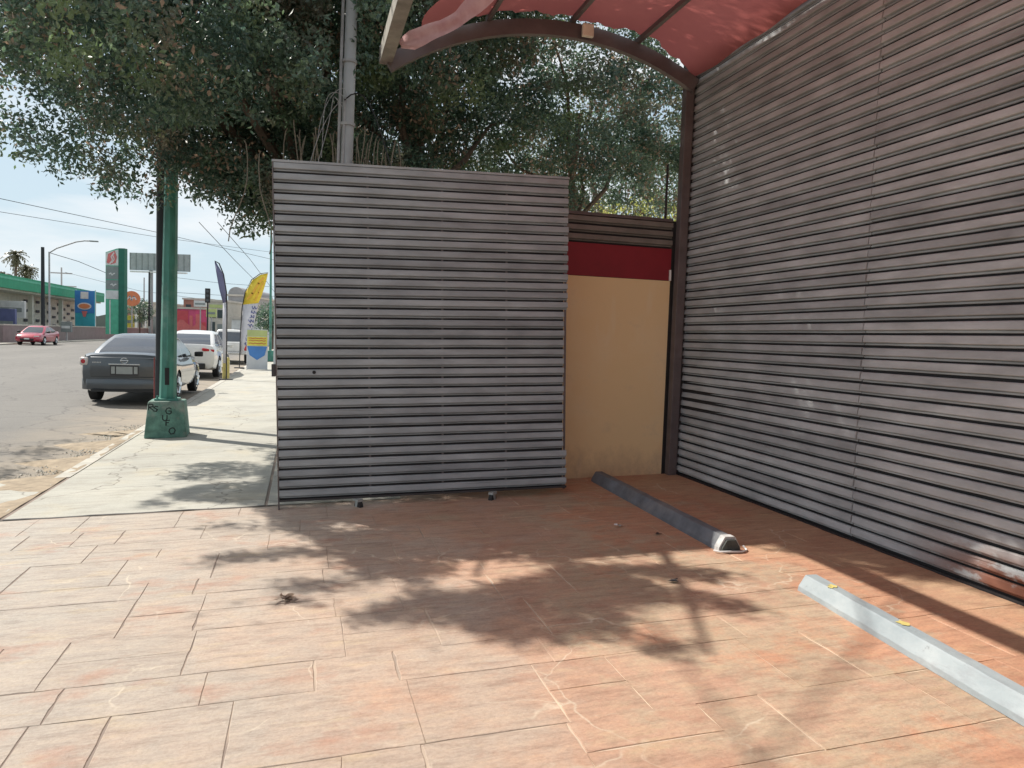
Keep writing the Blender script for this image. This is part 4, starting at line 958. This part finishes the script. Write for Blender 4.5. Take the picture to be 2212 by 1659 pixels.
# flag 1: violet top, white body
b1 = at(489, 800, 24.6); b1.z = gz(-2.4)
f1 = feather('feather_flag', 'narrow feather flag with faded violet top and white body near the yellow bollards', b1, [(0, 0, 0), (0, 0, 2.3), (-.02, 0, 2.9), (-.12, 0, 3.5), (-.26, 0, 3.85), (-.40, 0, 3.93)], None, None, None)
def sail(t, mtl, left, right, name):   # left/right: (x,z) lists, same length
    vs = [(x, .01+.02*math.sin(i*1.3), z) for i, (x, z) in enumerate(left)]+[(x, .01-.03*math.sin(i*1.1), z) for i, (x, z) in enumerate(right)]
    n = len(left); o = MB().add(vs, [(i, n+i, n+i+1, i+1) for i in range(n-1)]).build(name, mtl, t, smooth=60)
    md = o.modifiers.new('s', 'SOLIDIFY'); md.thickness = .004; return o
flat('violet_cloth', (.16, .17, .30)); flat('worn_white', (.5, .5, .48)); flat('white_cloth', (.62, .62, .66)); flat('yellow_cloth', (.78, .60, .06)); flat('blue_ink', (.10, .13, .33)); flat('orange_ink', (.72, .42, .06))
sail(f1, M['violet_cloth'], [(-.13, 2.55), (-.25, 3.0), (-.34, 3.5), (-.40, 3.9)], [(0, 2.6), (-.03, 2.95), (-.13, 3.5), (-.38, 3.93)], 'sail_top')
sail(f1, M['white_cloth'], [(-.11, .55), (-.13, 1.2), (-.14, 1.9), (-.13, 2.54)], [(0, .55), (0, 1.2), (0, 1.9), (0, 2.59)], 'sail_body')
# flag 2
b2 = at(517, 795, 32.0); b2.z = gz(-1.5)
f2 = feather('feather_flag', 'tall yellow and white feather flag with blue lettering on the pavement', b2, [(0, 0, 0), (.03, 0, 1.6), (.08, 0, 2.6), (.2, 0, 3.3), (.46, 0, 3.85), (.80, 0, 4.12), (1.14, 0, 4.2)], None, None, None)
sail(f2, M['yellow_cloth'], [(.11, 2.75), (.22, 3.3), (.48, 3.83), (.82, 4.08), (1.12, 4.17)], [(.75, 2.85), (.86, 3.1), (.98, 3.5), (1.07, 3.85), (1.13, 4.16)], 'sail_top')
sail(f2, M['white_cloth'], [(.03, .55), (.04, 1.2), (.07, 2.0), (.11, 2.74)], [(.05, .56), (.36, 1.2), (.6, 2.0), (.745, 2.84)], 'sail_body')
mb = MB()
for k in range(9):
    v = 1.05+k*.20; c0 = .20+.035*k
    ribbon(mb, [(c0+.03*math.sin(a*2.1+k)+a*.035, v+.07*math.sin(a*1.9+k*1.7)) for a in range(7)], .03, lambda u, w: (u, -.035, w))
mb.build('lettering', M['blue_ink'], f2)
mb = MB(); ribbon(mb, [(.3, 3.0), (.5, 3.25), (.75, 3.7), (.95, 3.95)], .09, lambda u, w: (u, -.04, w)); ribbon(mb, [(.62, 2.95), (.75, 3.3), (.95, 3.75)], .06, lambda u, w: (u, -.04, w)); mb.build('print', M['orange_ink'], f2)
# yellow bollards
for i, (x, y, h, lab) in enumerate([(484, 820, .78, 'left yellow bollard under the violet feather flag'), (492, 818, .70, 'right yellow bollard under the violet feather flag')]):
    P = groundhit(x, y); t = thing('bollard', lab, 'bollard', (P.x, P.y, gz(P.x)), 0, 'yellow bollards at the kerb')
    MB().tube([(0, 0, 0), (0, 0, h)], .055, 12).build('post', M['yellow'], t, smooth=40); MB().tube([(0, 0, h), (0, 0, h+.03)], [.058, .03], 12).build('cap', M['yellow'], t)
# poster stand
P = at(555, 795, 31.0); P.z = gz(P.x)
ps_ = thing('sign_stand', 'upright poster stand with yellow top and blue and white lower half on the pavement', 'sign', P)
flat('poster_blue', (.07, .22, .55)); flat('poster_yellow', (.66, .60, .10)); flat('poster_pale', (.55, .58, .62)); flat('poster_red', (.55, .08, .06)); flat('poster_green', (.45, .52, .22))
MB().box(-.42, .42, 0, .04, .02, 1.70).build('board', M['poster_pale'], ps_, bevel=.01)
MB().box(-.40, .40, -.006, 0, 1.42, 1.68).build('yellow_header', M['poster_green'], ps_)
MB().box(-.40, .40, -.008, -.001, 1.02, 1.40).build('yellow_panel', M['poster_yellow'], ps_)
MB().add([(-.40, -.006, 1.0), (.40, -.006, 1.0), (.30, -.006, .62), (0, -.006, .42), (-.30, -.006, .62)], [(0, 1, 2, 3, 4)]).build('blue_panel', M['poster_blue'], ps_)
mb = MB()
for v in (1.12, 1.24, 1.33): ribbon(mb, [(-.34+.085*k, v+.018*math.sin(k*2.4)) for k in range(9)], .028, lambda u, w: (u, -.013, w))
o = mb.build('lettering', M['poster_red'], ps_); o['kind'] = 'stuff'
for s in (-.4, .4): MB().tube([(s, .0, 0), (s, .35, 1.3)], .015, 6).build('leg', M['conduit'], ps_)
# far poles on the pavement
P = at(584, 765, 40); P.z = gz(P.x)
t = thing('green_pole', 'slim green pole near the edge of the gate farther down the pavement', 'pole', P)
MB().tube([(0, 0, 0), (-.05, 0, 7.5)], [.075, .05], 10).build('shaft', M['green_pole'], t, smooth=40); MB().box(-.25, .25, -.25, .25, 0, .6).build('plinth', M['green_pole'], t, bevel=.03)
P = at(597, 765, 36); P.z = gz(P.x)
t = thing('concrete_pole', 'pale square concrete pole beside the far green pole', 'pole', P)
MB().box(-.13, .13, -.13, .13, 0, 4.9).build('shaft', M['pole_conc'], t, bevel=.01); MB().tube([(0, 0, 4.9), (0, 0, 7)], .09, 8).build('extension', M['wood_dark'], t)

# ------------------------------------------------------------------ far side of the street
flat('station_green', (.02, .30, .16)); flat('station_green_light', (.10, .45, .30)); flat('station_cream', (.55, .55, .48)); flat('dark_opening', (.03, .035, .05)); flat('mauve_wall', (.24, .19, .19)); flat('banner_blue', (.05, .20, .50)); flat('banner_teal', (.05, .36, .45)); flat('logo_red', (.62, .16, .16)); flat('logo_white', (.70, .62, .62))
flat('sign_white', (.62, .64, .64)); flat('sign_grey', (.22, .25, .25)); flat('billboard_grey', (.30, .33, .34)); flat('mural_pink', (.60, .09, .20)); flat('mural_red', (.55, .08, .10)); flat('brick_red', (.34, .17, .13)); flat('pale_plaster', (.50, .47, .42)); flat('sign_orange', (.70, .22, .10)); flat('roof_grey', (.30, .30, .31)); flat('door_blue', (.10, .12, .25)); flat('window_dark', (.06, .07, .08), .2)
FZ = .02
st = thing('petrol_station', 'white petrol station building under a long green canopy across the road', 'building', (-27, 60, FZ))
def lp(o, t): o.location = Vector(o.location)-t.location; return o
lp(MB().box(-42, -26.0, 40, 112, 4.75-FZ, 5.95).build('canopy', M['station_green'], st), st)
lp(MB().box(-41.5, -26.4, 40.2, 111.8, 4.55, 4.74).build('canopy_soffit', M['station_cream'], st), st)
lp(MB().box(-25.99, -25.97, 40, 112, 5.55, 5.75).build('canopy_stripe', M['station_green_light'], st), st)
lp(MB().box(-41, -29.0, 60, 112, FZ, 4.54).build('building_wall', M['station_cream'], st), st)
for qa in (62, 70, 79, 88, 98, 108): lp(MB().box(-27.6, -27.2, qa, qa+.4, FZ, 4.54).build('column', M['station_cream'], st), st)
def face_hole(q0, q1, z0_, z1_, nm, mt): lp(MB().box(-28.99, -28.93, q0, q1, z0_, z1_).build(nm, mt, st), st)
for (q0, q1, a, b, nm, mt) in [(61, 64, FZ, 3.4, 'door', 'dark_opening'), (65.5, 67, .2, 3.0, 'door', 'door_blue'), (68.5, 70.5, .2, 2.8, 'door', 'dark_opening'), (73.5, 76, 1.2, 3.2, 'window', 'window_dark'), (77.5, 79, .1, 2.6, 'door', 'dark_opening'), (82, 85.5, 2.6, 3.6, 'window', 'window_dark'), (82.5, 84.5, .1, 1.9, 'door', 'dark_opening')]: face_hole(q0, q1, a, b, nm, M[mt])
# breeze-block screen
mb = MB()
for i in range(10):
    for j in range(7):
        if (i+j) % 2 == 0: mb.box(-28.94, -28.90, 91+i*1.9, 92.1+i*1.9, .7+j*.52, .7+j*.52+.30)
o = lp(mb.build('breeze_block_openings', M['dark_opening'], st), st); o['kind'] = 'stuff'
lw = thing('low_wall', 'low mauve wall along the far pavement in front of the petrol station', 'wall', (-22.5, 80, FZ))
lp(MB().box(-22.7, -22.4, 66, 130, FZ, 1.35).build('wall_body', M['mauve_wall'], lw), lw); lp(MB().box(-22.75, -22.35, 66, 130, 1.352, 1.45).build('coping', M['pale_plaster'], lw), lw)
def upright(name, label, cat, x0, x1, y0, y1, d, mtl, depth=.2, group=None):  # board facing the camera's side of the street
    a = at(x0, y0, d); b = at(x1, y0, d); c = at((x0+x1)/2, y1, d)
    w = (b-a).length; h = c.z; base_ = at((x0+x1)/2, y0, d)
    t = thing(name, label, cat, (base_.x, base_.y, base_.z), -YAW, group); return t, w, at((x0+x1)/2, y1, d).z-base_.z
# blue banner
t, w, h = upright('banner', 'tall blue and turquoise banner with a white oval emblem beside the petrol station', 'banner', 162, 204, 716, 628, 84, None)
MB().box(-w/2, w/2, 0, .15, 0, h).build('board', M['banner_teal'], t); MB().box(-w/2, w/2, -.03, -.002, h*.45, h*.999).build('blue_print', M['banner_blue'], t)
N = 24; MB().add([(w*.36*math.cos(2*PI*k/N), -.05, h*.62+h*.085*math.sin(2*PI*k/N)) for k in range(N)], [tuple(range(N))]).build('oval_emblem', M['logo_white'], t)
MB().add([(w*.29*math.cos(2*PI*k/N), -.07, h*.62+h*.06*math.sin(2*PI*k/N)) for k in range(N)], [tuple(range(N))]).build('oval_centre', M['sign_orange'], t)
MB().box(-w*.2, w*.2, -.05, -.031, h*.80, h*.97).build('white_print', M['logo_white'], t); MB().add([(-w*.15, -.05, h*.5), (w*.15, -.05, h*.5), (w*.06, -.05, h*.36), (-w*.06, -.05, h*.36)], [(0, 1, 2, 3)]).build('red_print', M['logo_red'], t)
for s in (-1, 1): MB().tube([(s*w*.5, .2, -.4), (s*w*.5, .2, h+.1)], .06, 6).build('post', M['sign_white'], t)
# pylon sign
t, w, h = upright('pylon_sign', 'tall green petrol price pylon with a slanted top and a red emblem', 'sign', 228, 257, 722, 537, 78, None)
d_ = .62
mb = MB(); mb.prism([(-w/2, 0), (w/2, 0), (w/2, h), (w*.30, h*.995), (-w/2, h*.95)], 0, .35, 'y'); mb.build('panel', M['station_green_light'], t)
mb = MB(); mb.prism([(w/2+.003, 0), (w/2+d_, 0), (w/2+d_, h*1.0), (w/2+.003, h*1.0)], -.1, .5, 'y'); mb.build('side_column', flat('pylon_dark_green', (.015, .13, .09)), t)
MB().prism([(-w*.47, h*.80), (w*.46, h*.80), (w*.46, h*.985), (-w*.47, h*.945)], -.04, -.003, 'y').build('emblem_panel', M['sign_white'], t)
MB().add([(-w*.40, -.06, h*.83), (-w*.1, -.06, h*.81), (w*.28, -.06, h*.83), (w*.36, -.06, h*.90), (w*.2, -.06, h*.97), (-w*.3, -.06, h*.93)], [(0, 1, 2, 3, 4, 5)]).build('emblem', M['logo_red'], t)
mb = MB(); ribbon(mb, [(-w*.15, h*.82), (w*.05, h*.86), (-w*.05, h*.90), (w*.15, h*.945)], .14, lambda u, v: (u, -.08, v)); ribbon(mb, [(w*.0, h*.83), (w*.18, h*.87), (w*.1, h*.91)], .1, lambda u, v: (u, -.08, v)); mb.build('emblem_stroke', M['logo_white'], t)
for k, (a, b, m_) in enumerate([(.64, .79, 'sign_grey'), (.52, .63, 'sign_grey'), (.41, .51, 'sign_white')]):
    MB().box(-w*.46, w*.46, -.03, -.003, h*a, h*b).build('price_panel', M[m_], t)
mb = MB()
for v, u0_ in ((.70, -.2), (.575, -.1), (.46, -.2), (.44, .1)): ribbon(mb, [(w*(u0_+.1*k), h*v+.12*math.sin(k*2.2)) for k in range(5)], .12, lambda u, w_: (u, -.05, w_))
mb.build('price_digits', M['sign_white'], t)
MB().box(-w*.20, -w*.12, -.05, -.004, 0, h*.40).build('pale_stripe', M['sign_white'], t)
# billboard
t, w, h = upright('billboard', 'grey blank billboard with vertical ribs seen high above the parked sedan', 'billboard', 281, 410, 585, 548, 108, None)
MB().box(-w/2, w/2, 0, .25, 0, h).build('panel', M['billboard_grey'], t)
for k in range(11): MB().box(-w/2+w*k/10-.06, -w/2+w*k/10+.06, -.05, -.002, 0, h).build('rib', M['sign_grey'], t)
MB().box(-w/2*.95, w/2*.93, -.5, -.06, -.35, -.15).build('catwalk', M['sign_white'], t); zz = t.location.z
MB().tube([(-1.6, .6, -zz), (-1.6, .6, .1)], .28, 12).build('column', M['billboard_grey'], t, smooth=40)
# utility poles on the far side
def pole(name, label, x, y0, y1, d, r_, mtl, cat='pole'):
    b = at(x, y0, d); tp = at(x, y1, d); t = thing(name, label, cat, (b.x, b.y, b.z)); MB().tube([(0, 0, 0), (0, 0, tp.z-b.z)], [r_, r_*.8], 10).build('shaft', mtl, t, smooth=40); return t, tp.z-b.z
t, h = pole('utility_pole', 'black utility pole behind the red car in front of the green canopy', 93, 722, 535, 66, .17, M['wood_dark'])
t, h = pole('street_lamp', 'thin grey street lamp with a long curved arm above the petrol station', 107, 722, 545, 68, .09, M['conduit'], 'street lamp')
MB().tube([(0, 0, h-.1), (.6, 0, h+.35), (2.2, 0, h+1.05), (2.9, 0, h+1.2), (3.6, 0, h+1.22)], .06, 8).build('arm', M['conduit'], t, smooth=40); MB().box(3.3, 4.05, -.12, .12, h+1.15, h+1.27).build('lamp_head', M['sign_grey'], t, bevel=.03)
t, h = pole('power_pole', 'pale power pole with two crossarms far behind the green canopy', 133, 640, 578, 140, .16, M['conduit'])
for f_, w_ in ((.80, 2.6), (.35, 3.6)): MB().box(-w_/2*1.4, w_/2*1.4, -.1, .1, h*f_-.1, h*f_+.12).build('crossarm', M['conduit'], t)
t, h = pole('power_pole', 'dark pole standing under the right side of the grey billboard', 322, 705, 588, 100, .13, M['wood_dark'])
t, h = pole('power_pole', 'pale pole just left of the grey billboard column', 311, 705, 600, 104, .10, M['conduit'])
# traffic light
t, h = pole('traffic_light', 'traffic light with a black head beyond the parked cars', 448, 716, 640, 62, .07, M['wood_dark'], 'traffic light')
MB().box(-.20, .20, -.14, .14, h-.55, h+.65).build('signal_head', M['black'], t, bevel=.03)
for k in range(3): MB().tube([(0, -.145, h-.35+k*.38), (0, -.17, h-.35+k*.38)], .12, 12).build('lens', M['window_dark'], t)
# palms
def palm(label, x, ybase, ytop, d, s, n=70):
    b = at(x, ybase, d); tp = at(x, ytop, d); H1 = tp.z-b.z; t = thing('palm_tree', label, 'palm', (b.x, b.y, b.z), 0, 'palms behind the petrol station')
    MB().tube([(0, 0, 0), (.15, 0, H1)], [.28, .2], 8).build('trunk', M['bark'], t, smooth=40)
    mb = MB()
    for i in range(n):
        a = random.uniform(0, 2*PI); el = random.uniform(-1.3, 1.2); L_ = s*random.uniform(.7, 1.1)*(1 if el > -.4 else .9)
        pts = []
        for k in range(6):
            u = k/5; pts.append(Vector((math.cos(a)*L_*u*math.cos(el)*(1), math.sin(a)*L_*u*math.cos(el), L_*u*math.sin(el)-.5*L_*u*u))+Vector((.15, 0, H1)))
        sd = Vector((-math.sin(a), math.cos(a), 0))*.18*s
        for k in range(5):
            wv = sd*(.4+.8*math.sin(min(1, (k+.6)/5)*PI)); mb.add([pts[k], pts[k+1]+wv*.9+Vector((0, 0, -.2)), pts[k+1], pts[k+1]-wv*.9+Vector((0, 0, -.2))], [(0, 1, 2), (0, 2, 3)])
    o = mb.build('crown', M['palm'], t); o['kind'] = 'stuff'
palm('tallest shaggy palm above the green canopy', 33, 690, 550, 118, 1.9)
palm('lower bushy palm right of the tallest palm', 57, 690, 582, 124, 2.1)
palm('small green palm at the left end of the green canopy', 8, 690, 592, 120, 1.4, 40)
# buildings at the far end
def building(label, x0, x1, ytop, d, depth, mtl, wins=(), roofm=None, ybot=712, name='building'):
    a = at(x0, ybot, d); b = at(x1, ybot, d); w = (b-a).length; c = (a+b)/2; z1 = at((x0+x1)/2, ytop, d).z
    t = thing(name, label, 'building', (c.x, c.y, 0), -YAW); MB().box(-w/2, w/2, 0, depth, -.2, z1).build('wall', mtl, t)
    MB().box(-w/2-.15, w/2+.15, -.15, depth+.1, z1+.002, z1+.25).build('roof', roofm or M['pale_plaster'], t)
    for (u0_, u1, v0, v1, mt) in wins:
        MB().box(-w/2+w*u0_, -w/2+w*u1, -.06, -.003, z1*v0, z1*v1).build('door' if v0 < .05 else 'window', M[mt], t)
    return t, w, z1
building('pale shopfront with grey columns behind the dark grey sedan', 262, 345, 655, 112, 14, M['pale_plaster'], [(.05, .3, .02, .45, 'poster_yellow'), (.36, .42, .02, .9, 'sign_white'), (.45, .55, .02, .6, 'window_dark'), (.6, .66, .02, .9, 'sign_white'), (.7, .95, .02, .62, 'sign_grey'), (.05, .32, .55, .85, 'brick_red')])
MURAL, _, _ = building('pink and red painted mural wall beyond the white crossover', 380, 446, 668, 96, 12, M['mural_pink'], [(.0, .4, .25, .95, 'mural_red'), (.45, .55, .1, .8, 'logo_red'), (.65, .8, .3, .85, 'logo_red'), (.85, .97, .1, .6, 'mural_red'), (.1, .2, .1, .5, 'mauve_wall')])
mb = MB()
for cx_, cz_, rx, rz2 in ((-1.2, 1.6, 1.0, 1.5), (1.1, 1.5, .9, 1.2)):
    mb = MB(); mb.add([(cx_+rx*math.cos(2*PI*k/14)*(1+.15*math.sin(k*2.3)), -.09, cz_+rz2*.7*math.sin(2*PI*k/14)*(1+.12*math.cos(k*1.7))) for k in range(14)], [tuple(range(14))]); mb.build('mural_patch', M['logo_red'], MURAL)
building('red brick building above the pink mural wall', 396, 450, 648, 108, 12, M['brick_red'], [(.1, .3, .72, .88, 'window_dark'), (.5, .9, .7, .8, 'sign_white')])
building('cream building with small windows right of the traffic light', 450, 486, 652, 92, 12, M['pale_plaster'], [(.15, .4, .1, .5, 'window_dark'), (.55, .85, .1, .45, 'sign_grey'), (.1, .45, .6, .8, 'window_dark'), (.55, .9, .6, .8, 'window_dark'), (.05, .95, .85, .93, 'poster_green')])
t, w, z1 = building('grey building with a curved roof between the two feather flags', 492, 526, 640, 100, 16, M['roof_grey'], [(.1, .4, .55, .75, 'window_dark'), (.55, .9, .55, .75, 'window_dark'), (.1, .9, .05, .4, 'poster_green')])
mb = MB(); mb.prism([(w/2*math.cos(a), z1+.25+1.0*math.sin(a)) for a in np.linspace(0, PI, 14)], 0, 12, 'y'); mb.build('curved_roof', M['roof_grey'], t, smooth=40)
building('white shop with dark windows behind the white pickup', 500, 560, 690, 84, 10, M['sign_white'], [(.1, .35, .1, .6, 'window_dark'), (.45, .7, .1, .6, 'sign_grey')])
building('low pale building far down the street beside the poster stand', 556, 612, 688, 120, 10, M['pale_plaster'], [(.1, .4, .2, .6, 'window_dark')])
building('long grey building left behind the billboard', 336, 384, 668, 120, 12, M['roof_grey'], [(.2, .5, .2, .6, 'window_dark')])
# orange ball sign
P = at(285, 645, 92); t = thing('round_sign', 'orange round sign right of the petrol price pylon', 'sign', (P.x, P.y, P.z))
mb = MB(); N = 16; mb.tube([(0, -.15, 0), (0, .15, 0)], .95, 20).build('disc', M['sign_orange'], t, smooth=40); MB().tube([(0, 0, -3.6), (0, 0, -.9)], .08, 8).build('pole', M['conduit'], t)
mb = MB(); ribbon(mb, [(-.5, -.1), (-.2, .3), (0, -.2), (.25, .3), (.5, -.1)], .16, lambda u, v: (u, -.17, v)); mb.build('mark', M['logo_white'], t)
# far trees
for i, (lab, x, y, d, s) in enumerate([('round dark tree beyond the round orange sign', 302, 672, 100, 1.7), ('far green tree down the street right of the feather flag', 566, 690, 95, 2.3), ('low bush beyond the far green pole', 590, 700, 70, 1.4), ('dark tree behind the cream building', 476, 690, 118, 2.2)]):
    P = at(x, y, d); t = thing('tree', lab, 'tree', (P.x, P.y, 0)); MB().tube([(0, 0, -.1), (0, 0, P.z)], [.15, .08], 7).build('trunk', M['bark'], t)
    c = ell(60, (P.x, P.y, P.z), (s*1.2, s, s)); leaves(c, 30, .5, .25, M['leaf'], 'crown', t, test=False)
# far hill/treeline at the end of the street
vs = []; n = 60
for i in range(n+1):
    x = -420+i*14; vs += [(x, 640, -5), (x, 640+20*math.sin(i), 9+4*math.sin(i*.7)+3*math.sin(i*1.9))]
tag(MB().add(vs, [(2*i, 2*i+2, 2*i+3, 2*i+1) for i in range(n)]).build('hills', mat('far_hill', (.14, .17, .15), .9)), kind='structure')
# overhead wires
def wire(label, pts, r_=.012, sag=.0):
    P = [at(*p) for p in pts]; out = []
    for a, b in zip(P[:-1], P[1:]):
        for k in range(8):
            u = k/8; q_ = a.lerp(b, u); q_.z -= sag*4*u*(1-u); out.append(q_)
    out.append(P[-1]); o = MB().tube(out, r_, 5).build('overhead_wire', M['wood_dark']); return tag(o, label, 'wire', 'overhead wires')
wire('highest overhead wire crossing the sky left of the green pole', [(-60, 416, 30), (340, 502, 42), (620, 568, 60)], .014)
wire('second overhead wire sloping down the sky left of the green pole', [(-60, 448, 34), (340, 512, 48), (700, 560, 70)], .012)
wire('wire running from the curved lamp arm down to the price pylon', [(107, 546, 68), (170, 565, 74), (235, 592, 82)], .03)
wire('thin wire low over the far buildings toward the poster stand', [(140, 588, 140), (300, 628, 130), (600, 668, 120)], .03)
wire('faint wire over the billboard side of the street', [(383, 600, 90), (480, 612, 90), (620, 622, 90)], .02)
wire('service wire descending behind the violet feather flag', [(430, 480, 26), (505, 560, 34), (560, 615, 44)], .012)
wire('service wire descending to the yellow feather flag', [(470, 480, 26), (540, 560, 36), (600, 640, 46)], .012)
wire('level wire low in the sky between the green pole and the flags', [(383, 632, 100), (480, 638, 100), (600, 640, 100)], .025)

# high cables whose faint shadows cross the sunny paving (the spans run above the frame)
for lab, a, b in (('high cable passing over the driveway from the concrete pole', (1475, 1430), (1650, 1659)), ('high cable crossing above the outer wheel stop', (1905, 1340), (1690, 1600))):
    A = groundhit(*a)-SUNV*8.5; B = groundhit(*b)-SUNV*8.5; D = (B-A).normalized(); o = MB().tube([A-D*14, A-D*4, A, B, B+D*6], .013, 6).build('overhead_wire', M['wood_dark']); tag(o, lab, 'wire', 'overhead wires')

for i, (x, y, d, w, h, mt, lab) in enumerate([(274, 694, 100, 1.9, 1.6, 'poster_yellow', 'yellow shop sign low between the price pylon and the wooden pole'), (432, 656, 94, 1.6, .8, 'sign_white', 'white sign board above the pink mural wall'), (456, 676, 88, 1.2, 1.0, 'poster_green', 'greenish sign board on the cream building'), (24, 668, 66, 2.4, 1.5, 'sign_white', 'white sign board under the green canopy at the left edge'), (12, 700, 62, 1.6, 2.6, 'door_blue', 'dark blue kiosk at the left edge beyond the road'), (142, 706, 70, 1.0, 1.0, 'sign_grey', 'grey box standing by the low mauve wall')]):
    P = at(x, y, d); t = thing('shop_sign', lab, 'sign', (P.x, P.y, P.z-h/2), -YAW)
    MB().box(-w/2, w/2, 0, .25, 0, h).build('board', M[mt], t, bevel=.02); MB().box(-w*.4, w*.4, -.03, -.002, h*.35, h*.6).build('print', M['sign_grey' if mt != 'sign_grey' else 'sign_white'], t)
    MB().box(-.06, .06, .1, .2, -max(.05, P.z-h/2-.0), -.002).build('post', M['conduit'], t)
